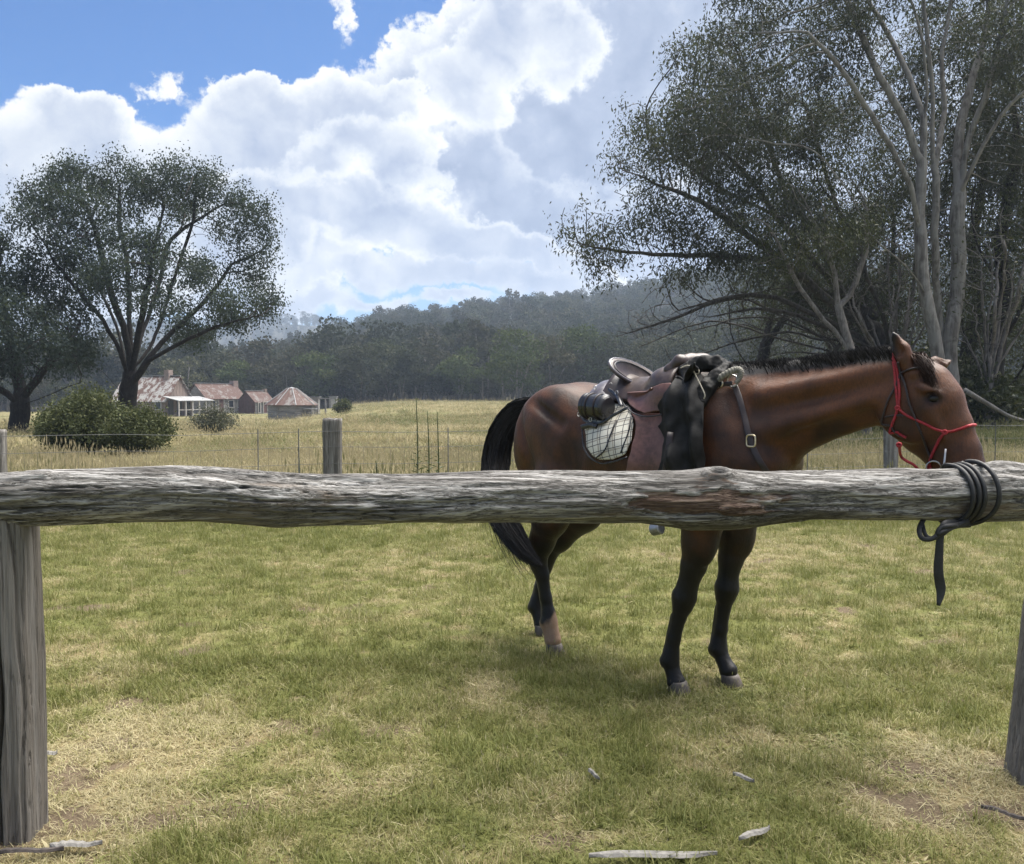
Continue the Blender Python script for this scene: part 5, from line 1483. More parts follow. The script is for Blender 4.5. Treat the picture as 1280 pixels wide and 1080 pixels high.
for q in range(9):                        # dead limbs arching out low to the left
    sx, sy = rb.uniform(1035, 1110), rb.uniform(395, 450); ex = rb.uniform(785, 985); ey = rb.uniform(365, 445) + (985 - ex) * .08; dd = rb.uniform(-2.4, 1.2)
    limbs.append([C_(sx, sy, -.5), C_(sx * .7 + ex * .3, sy * .75 + ey * .25 - rb.uniform(12, 32), dd * .4), C_(sx * .35 + ex * .65, sy * .35 + ey * .65 - rb.uniform(15, 38), dd * .8), C_(ex, ey, dd)])
def bare(r_):
    a, _ = in_clumps([px_clump(*q) for q in [(880, 395, YS - 1, 100, 40), (980, 405, YS - 1, 90, 42), (820, 405, YS - 1.5, 45, 32), (1060, 430, YS - .5, 50, 30), (1080, 380, YS, 60, 50), (1130, 400, YS + .5, 50, 50), (1130, 330, YS + .5, 50, 40)]], 2200, r_, .05)
    return a
print('spread', gum_tree('snow_gum', bs, limbs, clS, .30, 5200, 95, .11, BARK_MID, LEAF_GUM, 'wide spreading gum with drooping bare lower branches above the saddle', 104, spread=.22, D=.30, dk=.40, tip=.0095, di=3.2, extra_bare=bare)[1:])
# ---- brown-green bushy tree in front of them
YB = 21.0
bb = on_ground(1085, YB)
def D_(px, py, dy=0.0, Y=YB): return at(px, py, Y + dy)
limbs = [[tuple(bb - np.array((0, 0, .2))), D_(1080, 500), D_(1065, 440), D_(1050, 390), D_(1040, 330), D_(1020, 280)],
         [D_(1065, 440), D_(1030, 400), D_(1000, 360), D_(975, 310)], [D_(1050, 390), D_(1075, 340), D_(1085, 290), D_(1080, 250)]]
clB = [px_clump(*a) for a in [(1065, 215, YB, 32, 30), (1010, 250, YB, 45, 30), (960, 285, YB, 44, 26), (1030, 300, YB - .5, 55, 30), (975, 330, YB, 40, 18), (1080, 270, YB, 40, 30), (1050, 345, YB, 40, 20)]]
gum_tree('wattle_tree', bb, limbs, clB, .12, 1500, 80, .085, BARK_GREY, LEAF_OLIVE, 'olive brown bushy tree in front of the spreading gum', 105, spread=.20, D=.30, dk=.40, tip=.008, di=3.0)
# ---- dark thicket of stems at the right edge
for q, (px_, Y_, lab, sd) in enumerate([(1250, 24.0, 'dark rough barked tree at the right edge with tangled dead lower branches', 106), (1330, 26.0, 'dark leafy gum just beyond the right edge, its crown reaching in', 107), (1215, 28.0, 'dark gum directly behind the pale stems near the right edge', 108), (1075, 31.0, 'dark gum far behind the spreading gum, seen between its limbs', 109), (960, 34.0, 'dark gum furthest back behind the bare arching limbs', 110)]):
    b0 = on_ground(px_, Y_)
    E_ = lambda a, b, dy=0.0: at(px_ + a, b, Y_ + dy)
    limbs = [[tuple(b0 - np.array((0, 0, .2))), E_(-4, 520), E_(-8, 470), E_(-2, 420), E_(8, 370), E_(0, 310)] + ([] if q > 2 else [E_(10, 250), E_(20, 180), E_(14, 110)]),
             [E_(-8, 480), E_(-30, 450, -.6), E_(-45, 420, -.8), E_(-50, 370, -1)], [E_(-2, 430), E_(25, 390, -.6), E_(40, 340, -.8), E_(42, 280, -1)],
             [E_(-6, 500), E_(22, 470, -.8), E_(38, 430, -1), E_(50, 390, -1)], [E_(8, 360), E_(-22, 320, -.8), E_(-35, 270, -1), E_(-30, 210, -1)]]
    cl = [px_clump(px_ + a, b, Y_ + dy, c, d) for a, b, dy, c, d in [(0, 110, 0, 60, 50), (30, 180, 1, 60, 50), (-30, 220, 1, 50, 45), (40, 270, -1, 50, 45), (-35, 300, 1, 40, 40), (10, 340, 0, 60, 45), (50, 380, 0, 50, 40), (-30, 390, 1.5, 40, 36), (10, 430, 1, 55, 36), (0, 480, 1, 55, 34)]]
    bare_ = (lambda r_: in_clumps([px_clump(px_, 440, Y_ - 1.5, 60, 60)], 160, r_, .1)[0]) if q == 0 else None
    if q > 2: cl = [c for c in cl if c[0][2] < at(px_, 270, Y_)[2]]
    gum_tree('gum_tree', b0, limbs[:1] + limbs[1:3] if q > 2 else limbs, cl, .26, 2000, 70, .12, BARK_DARK, LEAF_GUM if q else LEAF_OLIVE, lab, sd, spread=.24, D=.34, dk=.45, tip=.009, di=3.2, extra_bare=bare_)
for q, (px_, Y_, w_, lab, sd) in enumerate([(1118, 23.5, 70, 'bare grey tangled sapling between the spreading gum and the pale stems', 131), (1235, 22.5, 60, 'bare grey tangled sapling right of the pale stems', 132), (1060, 26.5, 70, 'bare thin stemmed sapling behind the horse neck', 133)]):
    b0 = on_ground(px_, Y_); r2 = np.random.default_rng(sd); limbs = []
    E_ = lambda a, b, dy=0.0: at(px_ + a, b, Y_ + dy)
    root = tuple(b0 - np.array((0, 0, .2))); limbs = [[root, E_(0, 510), E_(2, 470), E_(0, 420), E_(6, 360), E_(4, 310)]]
    for j in range(11):
        x1 = r2.uniform(-w_, w_); y1 = r2.uniform(250, 430); limbs.append([E_(0, r2.uniform(450, 520)), E_(x1 * .35, 440 + .15 * (y1 - 340), r2.uniform(-.5, .5)), E_(x1 * .8, y1 * .5 + 215, r2.uniform(-1, 1)), E_(x1, y1, r2.uniform(-1.2, 1.2))])
    att, _ = in_clumps([px_clump(px_, 350, Y_, w_ * 1.2, 95)], 900, r2, .02); nodes = []; par = []
    for lb in limbs:
        pts = spline(lb, 14)
        if nodes: st = int(np.linalg.norm(np.array(nodes) - pts[0], axis=1).argmin()); pts = pts[1:]
        else: st = -1
        for p in pts: nodes.append(tuple(p + r2.normal(0, .02, 3))); par.append(st); st = len(nodes) - 1
    colonize(nodes, par, att, D=.26, di=2.5, dk=.36, r_=r2, jit=.25)
    V, Q, R_2, ch = skeleton_mesh(nodes, par, .15, .009, 1.8)
    T = empty('bare_sapling', b0, lab, 'tree'); obj('trunk', V, Q, BARK_GREY, T)
    P = np.array(nodes); tp = P[(R_2 < .012) & (P[:, 2] > 3.2)]; leaves(tp[::2], 14, .2, .085, LEAF_OLIVE, 'crown', T, droop=.5, r_=r2)
# low bushes around the foot of the thicket
def bush(name, px, Y, w, h, d, label, seed, leaf=LEAF_SHRUB, nst=34, per=50, size=.12, group=None, spread=.14, asp=.26):
    r_ = np.random.default_rng(seed); b = on_ground(px, Y); T = empty(name, b, label, 'shrub', group)
    mb = MB(); cen = []
    for i in range(nst):
        a = r_.uniform(0, 2 * math.pi); q = r_.uniform(0, 1) ** .5
        top = b + np.array((math.cos(a) * q * w / 2, math.sin(a) * q * d / 2, h * (1 - .55 * q ** 2.2) * r_.uniform(.75, 1.05)))
        mid = b + (top - b) * .5 + r_.normal(0, .06, 3) * h; mid[2] += .1 * h
        P = spline([b + r_.normal(0, .05, 3) * (w, d, 0), mid, top], 7)
        mb.tube(P, np.linspace(.022, .006, 7) * max(.5, h / 1.6), 4, cap=False)
        for k in range(2, 7):
            cen.append(P[k]); cen.append(P[k] + r_.normal(0, .16, 3) * (1, 1, .6) * h / 1.5)
    mb.build('stem', BARK_GREY, T, smooth=True)['kind'] = 'stuff'
    leaves(np.array(cen), per, spread * h / 1.5, size, leaf, 'foliage', T, droop=-.3, r_=r_, asp=asp)
    return T
bush('shrub', 108, 20.5, 1.75, 1.35, 1.6, 'rounded dark green shrub, left half of the pair in front of the large left tree', 201, per=60, nst=74, size=.065)
bush('shrub', 172, 20.0, 1.45, 1.05, 1.5, 'lower dark green shrub, right half of the pair in front of the large left tree', 202, per=46, nst=60, size=.065)
bush('shrub', 75, 21.5, 1.1, .95, 1.2, 'small shrub at the left flank of the rounded dark shrub', 203, per=46, nst=30, size=.065)
bush('shrub', 268, 33.0, 1.7, 1.15, 1.4, 'sparse pale grey green shrub in the dry grass before the log cabin', 204, leaf=LEAF_PALE, per=16, nst=34, size=.07)
bush('shrub', 428, 70.0, 1.2, 1.1, 1, 'tiny shrub in the dry grass right of the round roofed hut', 205, per=22, nst=16, size=.16)
for i, (px, Y, w, h, lab) in enumerate([(1120, 26, 3.2, 1.9, 'dark bush under the spreading gum, behind the horse neck'), (1215, 23, 2.2, 1.5, 'dark bush at the foot of the pale stems, right of the horse head'),
                                        (1160, 27, 3.0, 2.2, 'tall dark bush between the two snow gums'), (1275, 27, 3.0, 1.2, 'low bush at the right edge beyond the fallen branch'), (1020, 29, 4.0, 1.8, 'dark bush seen above the horse neck')]):
    bush('shrub', px, Y, w, h, w * .8, lab, 210 + i, leaf=LEAF_OLIVE, per=26, nst=46, size=.14)
# fallen pale branches by the thicket
for i, (pts, r, lab) in enumerate([([(1206, 488), (1235, 505), (1262, 520), (1290, 528)], .07, 'pale fallen branch lying in the grass at the foot of the right hand trees'),
                                   ([(1180, 545), (1215, 543), (1250, 534)], .03, 'thin pale fallen stick low in the grass below the horse nose')]):
    W3 = spline([at(a, b, 21.5 + .3 * k) for k, (a, b) in enumerate(pts)], 16)
    W3[:, 2] = np.maximum(W3[:, 2], [tz(p[0], p[1]) + .05 for p in W3])
    b0 = W3.mean(0); T = MB().tube(W3, np.linspace(r, r * .4, 16), 8).build('fallen_branch', BARK_WHITE, None, smooth=True, label=lab, cat='branch')

# ---- the forest on the hills: a few hundred crowns one can tell apart at the field's edge, the rest one mass
def crown_mesh(seed, w, h, trunk, ncl=9, per=46, size=.55):
    r_ = np.random.default_rng(seed)
    cl = []
    for i in range(ncl):
        a = r_.uniform(0, 6.28); q = r_.uniform(.1, 1) ** .6
        z = trunk + (h - trunk) * r_.uniform(.15, .92)
        f = math.sin(math.pi * min(1, max(0.12, (z - trunk * .8) / (h - trunk * .8)))) ** .6
        cl.append((np.array((math.cos(a) * q * w * .42 * f, math.sin(a) * q * w * .42 * f, z)), (w * .22, w * .22, (h - trunk) * .13)))
    P, k = in_clumps(cl, ncl * per, r_, .3)
    n = len(P)
    d = r_.normal(0, 1, (n, 3)); d /= np.linalg.norm(d, axis=1)[:, None]
    q = np.cross(d, r_.normal(0, 1, (n, 3))); q /= np.linalg.norm(q, axis=1)[:, None]
    L = size * r_.uniform(.6, 1.3, n)[:, None]
    V = np.stack([P - d * L * .5, P + q * L * .33, P + d * L * .5, P - q * L * .33], 1).reshape(-1, 3)
    Q = np.arange(n)[:, None] * 4 + np.array([[0, 1, 2, 3]])
    t = np.clip(r_.random(ncl)[k] * .6 + r_.random(n) * .4, 0, 1)
    mb = MB()
    for j in range(2 + seed % 2):
        top = cl[r_.integers(ncl)][0] * (1, 1, .95)
        mb.tube(spline([(0, 0, -.5), (top[0] * .2 + r_.normal(0, .1), top[1] * .2, trunk * .7), top * (.6, .6, .8), top], 7), np.linspace(.22, .06, 7), 5, cap=False)
    TV = np.concatenate(mb.V); TF = mb.F
    return V, Q, t, TV, TF

class _H: pass
hidden = bpy.data.collections.new('forest_kinds')      # prototypes, not linked to the scene
FK = []
for k in range(7):
    w, h, tr = [(7.5, 11, 2.5), (9, 12.5, 4), (6, 10, 1.5), (8.5, 10, 1.5), (5.5, 13, 5.5), (7.5, 9, 1), (10, 12, 4)][k]
    V, Q, t, TV, TF = crown_mesh(300 + k, w, h, tr, ncl=13, per=62, size=.62)
    nV = len(V)
    fs = [tuple(q) for q in Q] + [tuple(i + nV for i in f) for f in TF]
    me = mesh_data('forest_kind', np.concatenate([V, TV]), fs, False, dict(tint=np.concatenate([np.repeat(t, 4), np.zeros(len(TV))])))
    me.materials.append(LEAF_FOREST); me.materials.append(BARK_GREY)
    me.polygons.foreach_set('material_index', np.array([0] * len(Q) + [1] * len(TF)))
    o = bpy.data.objects.new('forest_kind', me); hidden.objects.link(o); FK.append(o)

def gn_scatter(name, pts, attrs, collection, mat=None, **tg):
    """one object that instances the collection's meshes on its points (attributes: rot, scale, pick)"""
    me = bpy.data.meshes.new(name); me.vertices.add(len(pts)); me.vertices.foreach_set('co', np.asarray(pts, np.float32).ravel())
    for k, a in attrs.items():
        a = np.asarray(a)
        if a.ndim == 2: me.attributes.new(k, 'FLOAT_VECTOR', 'POINT').data.foreach_set('vector', a.astype(np.float32).ravel())
        elif a.dtype.kind == 'i': me.attributes.new(k, 'INT', 'POINT').data.foreach_set('value', a.astype(np.int32))
        else: me.attributes.new(k, 'FLOAT', 'POINT').data.foreach_set('value', a.astype(np.float32))
    me.update()
    o = bpy.data.objects.new(name, me); COL.objects.link(o); tag(o, **tg)
    ng = bpy.data.node_groups.new(name, 'GeometryNodeTree')
    ng.interface.new_socket('Geometry', in_out='INPUT', socket_type='NodeSocketGeometry'); ng.interface.new_socket('Geometry', in_out='OUTPUT', socket_type='NodeSocketGeometry')
    g = NT(ng)
    gi = g.n('NodeGroupInput'); go = g.n('NodeGroupOutput')
    ci = g.n('GeometryNodeCollectionInfo', {'Collection': collection, 'Separate Children': True, 'Reset Children': True})
    def na(nm, typ):
        nd = g.n('GeometryNodeInputNamedAttribute', {'Name': nm}, data_type=typ); return nd.outputs['Attribute']
    ip = g.n('GeometryNodeInstanceOnPoints', {'Points': gi.outputs[0], 'Instance': ci.outputs[0], 'Pick Instance': True, 'Instance Index': na('pick', 'INT'), 'Rotation': na('rot', 'FLOAT_VECTOR'), 'Scale': na('scale', 'FLOAT_VECTOR')})
    g.link(ip.outputs[0], go.inputs[0])
    md = o.modifiers.new('scatter', 'NODES'); md.node_group = ng
    return o

def forest_points():
    r_ = np.random.default_rng(55); P = []
    # main hill
    n = 5200
    y = 142 + 360 * r_.random(n) ** 1.0
    k = r_.uniform(-1.05, 1.15, n)
    P.append(np.stack([k * y, y], -1))
    n = 900                                   # skyline and the far range
    y = r_.uniform(420, 470, n); k = r_.uniform(-.5, .9, n); P.append(np.stack([k * y, y], -1))
    n = 1500
    y = r_.uniform(760, 1030, n); k = r_.uniform(-.9, -.05, n); P.append(np.stack([k * y, y], -1))
    n = 900; y = r_.uniform(127, 150, n); k = r_.uniform(-.62, 1.0, n); P.append(np.stack([k * y, y], -1))
    P = np.concatenate(P)
    z = terrain(P[:, 0], P[:, 1])
    return np.column_stack([P, z]), r_
FP, r_ = forest_points()
n = len(FP)
sc = r_.uniform(.65, 1.15, n); sc[-900:] = r_.uniform(.28, .5, 900)
gn_scatter('forest', FP, dict(rot=np.column_stack([np.zeros(n), np.zeros(n), r_.uniform(0, 6.28, n)]), scale=np.column_stack([sc, sc, sc * r_.uniform(.85, 1.15, n)]), pick=r_.integers(0, 7, n)), hidden,
           label='dark eucalypt forest covering the hills behind the field', cat='forest', kind='stuff')

# trees of the field's far edge, each its own thing
edge = [(232, 128, 8.0, 3, 0, 'behind the log cabin roof, second from the large left tree'), (258, 136, 9.5, 1, 0, 'behind the left end of the log cabin roof'), (300, 132, 7.5, 5, 1, 'pale topped, just above the ridge of the log cabin'),
        (332, 134, 8.0, 3, 0, 'above the small rust red shed'), (365, 138, 10.0, 6, 0, 'straight above the round roofed hut'), (395, 130, 8.5, 5, 1, 'right of the round roofed hut top'),
        (422, 134, 9.0, 1, 0, 'above the small grey outhouse'), (452, 128, 8.5, 3, 0, 'above and right of the grey fence post'), (484, 132, 9.5, 6, 0, 'left of the tall mullein stalks'), (516, 130, 8.0, 5, 0, 'behind the tallest mullein stalk'),
        (545, 134, 9.0, 1, 0, 'right of the mullein stalks'), (575, 128, 7.8, 3, 1, 'low and rounded, left of the bright green tree'), (608, 132, 9.5, 6, 0, 'close behind the bright green tree'), (645, 118, 9.6, 5, 1, 'bright green and dome crowned, above the horse tail'),
        (690, 122, 9.0, 3, 0, 'above the horse rump'), (735, 126, 11.0, 6, 1, 'yellow green, above the rear of the saddle'), (775, 124, 11.0, 1, 0, 'straight above the saddle cantle'), (820, 120, 10.0, 3, 0, 'above the pommel of the saddle'), (870, 118, 10.0, 6, 0, 'above the front of the black coat')]
for i, (px, Y, h, k, br, lab) in enumerate(edge):
    b = on_ground(px, Y); w = h * .95
    V, Q, t, TV, TF = crown_mesh(400 + i, w, h, h * .10, ncl=24, per=120, size=.42)
    T = empty('gum_tree', b, ('light green' if br else 'dark green') + ' field edge tree, ' + lab, 'tree', 'trees along the far edge of the field')
    obj('crown', V + b, Q, LEAF_BRIGHT if br else LEAF_FOREST, T, smooth=False, attrs=dict(tint=np.repeat(t, 4)), kind='stuff')
    obj('trunk', TV + b, TF, BARK_GREY, T)
# ================================================================== HUTS, FENCE, STICKS
def roof_material(name, rust, pale, bal):
    m, nt = new_mat(name)
    P = nt.n('ShaderNodeTexCoord').outputs['Object']
    a = nt.noise(nt.vec('MULTIPLY', P, (1.6, 1.6, .35)), 1.0, 4, .6, .4); b = nt.noise(P, 5, 4, .6)
    c = nt.mix(nt.smooth(nt.math('ADD', nt.math('MULTIPLY', a, .75), nt.math('MULTIPLY', b, .25)), bal - .05, bal + .05), rust, pale)
    c = nt.mix(nt.math('MULTIPLY', b, .3), c, (.06, .05, .045))
    return finish(m, nt, principled(nt, c, .75, Specular_IOR_Level=.3))
M_RUST = roof_material('rusty_iron', (.085, .044, .034), (.17, .155, .145), .56)
M_PATCHY = roof_material('patchy_iron', (.10, .052, .038), (.32, .31, .295), .50)
M_PALEIRON = simple_mat('pale_iron_sheet', (.22, .22, .22), .65, .2, 3)
M_SLAB = simple_mat('grey_timber_slab', (.20, .19, .185), .85, .35, 4, .004, stretch=(1, 1, 5))
M_REDWALL = simple_mat('red_brown_board', (.085, .042, .038), .85, .3, 4, .004)
M_BRICK = simple_mat('chimney_stone', (.20, .15, .13), .9, .3, 5, .01)
M_DARKOPEN = simple_mat('dark_glass', (.015, .015, .017), .3, .2, 5, 0)
M_FRAME = simple_mat('pale_window_frame', (.35, .33, .31), .7, .2, 5, 0)
M_TAN = simple_mat('tan_weatherboard', (.20, .15, .125), .85, .2, 3, .004)

def hut(name, px, Y, rel, L, W, wh, rh, wall, roof, label, logs=True, chimney=None, openings=(), over=.35, vert=False, end_wall=None):
    """gabled hut. rel: turn of its long side against the line of sight (degrees, positive shows its left end)"""
    b = on_ground(px, Y); b[2] -= .05
    view = math.degrees(math.atan2(b[0], b[1])); yaw = math.radians(-view + rel)
    # long side direction and depth direction
    ux = np.array((math.cos(yaw), math.sin(yaw), 0)); uy = np.array((-math.sin(yaw), math.cos(yaw), 0)); uz = np.array((0, 0, 1.0))
    def G(x, y, z): return b + ux * x + uy * y + uz * z
    T = empty(name, b, label, 'hut')
    Rm = np.stack([ux, uy, uz], 1)
    def walls(side):
        mb = MB()
        n = max(5, int(wh / .24)); 
        if side in ('front', 'back'):
            y0 = 0 if side == 'front' else W
            if logs:
                for k in range(n): mb.box(G(L / 2, y0, (k + .5) * wh / n), (L, .20, wh / n * .93), Rm, jitter=.008)
            else:
                m_ = int(L / .28)
                for k in range(m_): mb.box(G((k + .5) * L / m_, y0, wh / 2), (L / m_ * .93, .10 + .03 * (k % 2), wh), Rm)
        else:
            x0 = 0 if side == 'left' else L
            if logs:
                nn = int((wh + rh) / (wh / n))
                for k in range(nn):
                    z = (k + .5) * wh / n; w_ = W if z < wh else W * (1 - (z - wh) / rh) - .1
                    if w_ > .2: mb.box(G(x0, W / 2, z), (.20, w_, wh / n * .93), Rm, jitter=.008)
            else:
                m_ = int(W / .28)
                for k in range(m_):
                    yy = (k + .5) * W / m_; top = wh + rh * (1 - abs(yy - W / 2) / (W / 2)) - .06
                    mb.box(G(x0, yy, top / 2), (.10 + .03 * (k % 2), W / m_ * .93, top), Rm)
        return mb
    for side in ('front', 'back', 'left', 'right'):
        w = walls(side).build('wall', (end_wall if end_wall and side in ('left', 'right') else wall), T); w['kind'] = 'stuff'
    # inner dark core keeps the gaps between the slabs from showing daylight
    MB().add([G(.06, .06, 0), G(L - .06, .06, 0), G(L - .06, W - .06, 0), G(.06, W - .06, 0), G(.06, .06, wh), G(L - .06, .06, wh), G(L - .06, W - .06, wh), G(.06, W - .06, wh), G(.06, W / 2, wh + rh - .1), G(L - .06, W / 2, wh + rh - .1)],
             [(0, 1, 5, 4), (2, 3, 7, 6), (0, 4, 8, 7, 3), (1, 2, 6, 9, 5), (4, 5, 9, 8), (7, 8, 9, 6)]).build('lining', M_REDWALL, T)
    # roof of ribbed sheets
    rf = None
    for sgn in (0, 1):
        nn = int((L + 2 * over) / .40) * 4; xs = np.linspace(-over, L + over, nn + 1); V = []; f = over / (W / 2)
        for i, x in enumerate(xs):
            dz = .05 * (i % 2)
            yr, zr = W / 2, wh + rh + .06; ye = -over if sgn == 0 else W + over; ze = wh + .06 - rh * f
            V += [G(x, yr, zr + dz), G(x, ye, ze + dz), G(x, ye, ze + dz - .07), G(x, yr, zr + dz - .07)]
        Q = []
        for i in range(nn):
            for a in range(4): Q.append((i * 4 + a, i * 4 + (a + 1) % 4, (i + 1) * 4 + (a + 1) % 4, (i + 1) * 4 + a))
        Q += [(0, 1, 2, 3), (nn * 4 + 3, nn * 4 + 2, nn * 4 + 1, nn * 4)]
        r_o = obj('roof', V, Q, roof, T, smooth=False)
        rf = r_o
    MB().box(G(L / 2, W / 2, wh + rh + .13), (L + 2 * over, .28, .06), Rm).build('ridge_cap', M_PALEIRON, rf)
    if chimney:
        cx, cw, ch = chimney
        c_ = MB().box(G(cx, W * .5, (wh + rh + ch) / 2), (cw, cw * 1.3, wh + rh + ch), Rm, taper=.8)
        c_.build('chimney', M_BRICK, T)
    for (kind, x, z, w_, h_) in openings:
        fr = MB()
        y_ = -.16
        for (cx, cz, sx, sz) in ((x - w_ / 2, z, .09, h_ + .18), (x + w_ / 2, z, .09, h_ + .18), (x, z + h_ / 2, w_ - .09, .09), (x, z - h_ / 2, w_ - .09, .09)):
            fr.box(G(cx, y_, cz), (sx, .12, sz), Rm)
        p = MB().box(G(x, y_ + .04, z), (w_ - .1, .06, h_ - .1), Rm).build(kind, M_DARKOPEN if kind == 'window' else M_REDWALL, T)
        fr.build('frame', M_FRAME, p)['kind'] = 'stuff'
    return T, G, Rm

# log cabin
hut('log_cabin', 259, 114, 34, 5.6, 4.6, 2.15, 1.75, M_SLAB, M_RUST, 'grey slab cabin with a rusty red iron roof, middle of the huts', True, (5.7, .9, .5),
    [('window', .9, 1.25, .55, 1.1), ('door', 2.0, 1.05, .8, 1.9), ('window', 3.5, 1.3, .8, .9), ('window', 4.8, 1.3, .55, .9)])
# red shed
hut('shed', 319, 116, 42, 3.2, 3.2, 1.65, 1.35, M_SLAB, M_RUST, 'small red brown shed between the log cabin and the round hut', False, (3.1, .5, .35),
    [('window', .55, .85, .35, 1.3), ('door', 1.6, .85, .7, 1.5)], end_wall=M_REDWALL, over=.2)
# homestead with verandah: its right hand gable end faces us
Lh, Wh = 7.4, 4.9
T, G, Rm = hut('homestead', 141, 106, -40, Lh, Wh, 1.95, 2.75, M_TAN, M_PATCHY, 'old house with patchy pale roof, tan gable and verandah behind the large left tree', False, (6.0, .8, .8),
               [('window', 2.5, 1.3, .8, 1.0), ('window', 6.5, 1.3, .8, 1.0)], end_wall=M_TAN, over=.3)
q_ = [G(Lh + .1, -.7, 2.35), G(Lh + .1, Wh + 1.4, 2.35), G(Lh + 2.3, Wh + 1.4, 1.85), G(Lh + 2.3, -.7, 1.85)]
v = MB().add(q_ + [p - (0, 0, .07) for p in q_], [(3, 2, 1, 0), (4, 5, 6, 7), (0, 1, 5, 4), (1, 2, 6, 5), (2, 3, 7, 6), (3, 0, 4, 7)]); v.build('verandah_roof', M_PALEIRON, T)
for i in range(6): MB().box(G(Lh + 2.15, -.5 + i * 1.3, .9), (.14, .14, 1.8), Rm).build('verandah_post', M_FRAME, T)
MB().box(G(Lh + 2.15, Wh / 2 + .3, .75), (.06, Wh + 1.6, .07), Rm).build('verandah_rail', M_FRAME, T)
for i in range(3):
    MB().box(G(Lh + .12, .8 + i * 1.6, 1.0), (.10, .8, 1.7), Rm).build('door' if i == 1 else 'window', M_DARKOPEN, T)
# round hut: eight sides of stacked logs under a peaked iron roof
b = on_ground(365, 86); b[2] -= .05
T = empty('round_hut', b, 'eight sided log hut with a peaked rusty iron roof right of the sheds', 'hut')
R8 = 2.15; wh = 1.50; rh = 1.55
for k in range(8):
    a0 = math.radians(22.5 + 45 * k); a1 = a0 + math.radians(45); am = (a0 + a1) / 2; mb = MB(); w_ = 2 * R8 * math.sin(math.radians(22.5)) + .22
    Rm = np.array([[-math.sin(am), math.cos(am), 0], [math.cos(am), math.sin(am), 0], [0, 0, 1.0]]).T
    for j in range(7):
        mb.box(b + np.array((math.cos(am) * R8 * .924, math.sin(am) * R8 * .924, (j + .5) * wh / 7)), (w_ * (1.02 if (j + k) % 2 else .96), .18, wh / 7 * .88), Rm, jitter=.008)
    mb.build('wall', M_SLAB, T)['kind'] = 'stuff'
    V = []; e = R8 + .40; n = 7
    for i in range(n):
        f = i / (n - 1); d0 = np.array((math.cos(a0), math.sin(a0), 0)); d1 = np.array((math.cos(a1), math.sin(a1), 0)); d = d0 * (1 - f) + d1 * f
        top = b + d * .42 + np.array((0, 0, wh + rh + .03 * (i % 2))); bo = b + d * e + np.array((0, 0, wh - .06 + .03 * (i % 2)))
        V += [top, bo, bo - (0, 0, .05), top - (0, 0, .05)]
    Q = [(i * 4 + a, i * 4 + (a + 1) % 4, (i + 1) * 4 + (a + 1) % 4, (i + 1) * 4 + a) for i in range(n - 1) for a in range(4)]
    obj('roof_panel', V, Q, M_RUST, T, smooth=False)
    MB().tube([b + d0 * .42 + (0, 0, wh + rh + .03), b + d0 * e + (0, 0, wh - .03)], .05, 5).build('hip_cap', M_PALEIRON, T)
V = [b + np.array((math.cos(a) * .46, math.sin(a) * .46, wh + rh)) for a in np.radians(22.5 + 45 * np.arange(8))] + [b + np.array((0, 0, wh + rh + .14))]
MB().add(V, [(i, (i + 1) % 8, 8) for i in range(8)]).build('roof_cap', M_PALEIRON, T)
# lean-to bench, tank and hitching post beside the round hut
b = on_ground(390, 85); T = empty('workbench', b, 'small pale iron topped bench against the right side of the round hut', 'bench')
MB().box(b + (0, -.6, .78), (1.15, .8, .07)).build('bench_top', M_PALEIRON, T)
for sx in (-.45, .45):
    for sy in (-.9, -.3): MB().box(b + (sx, sy, .37), (.09, .09, .74)).build('leg', M_SLAB, T)
b = on_ground(394, 90); T = empty('iron_cupboard', b, 'small grey iron roofed lean-to attached behind the round hut', 'shed')
MB().box(b + (0, 0, .9), (.8, .8, 1.8)).build('wall', M_SLAB, T); MB().box(b + (0, 0, 1.86), (1.1, 1.1, .07)).build('roof', M_PALEIRON, T)
b = on_ground(407, 86); T = empty('post_frame', b, 'thin wooden post with a short cross beam right of the round hut', 'post')
MB().box(b + (0, 0, .75), (.13, .13, 1.5)).build('post', M_SLAB, T); MB().box(b + (-.15, 0, 1.55), (1.1, .12, .10)).build('beam', M_SLAB, T)
b = on_ground(417, 120); T = empty('outhouse', b, 'tiny grey outhouse standing alone in the field right of the round hut', 'outhouse')
MB().box(b + (0, 0, .75), (.95, .9, 1.5)).build('wall', M_SLAB, T); MB().box(b + (0, 0, 1.56), (1.1, 1.1, .10)).build('roof', M_PALEIRON, T); MB().box(b + (0, -.47, .65), (.5, .04, 1.15)).build('door', M_FRAME, T)

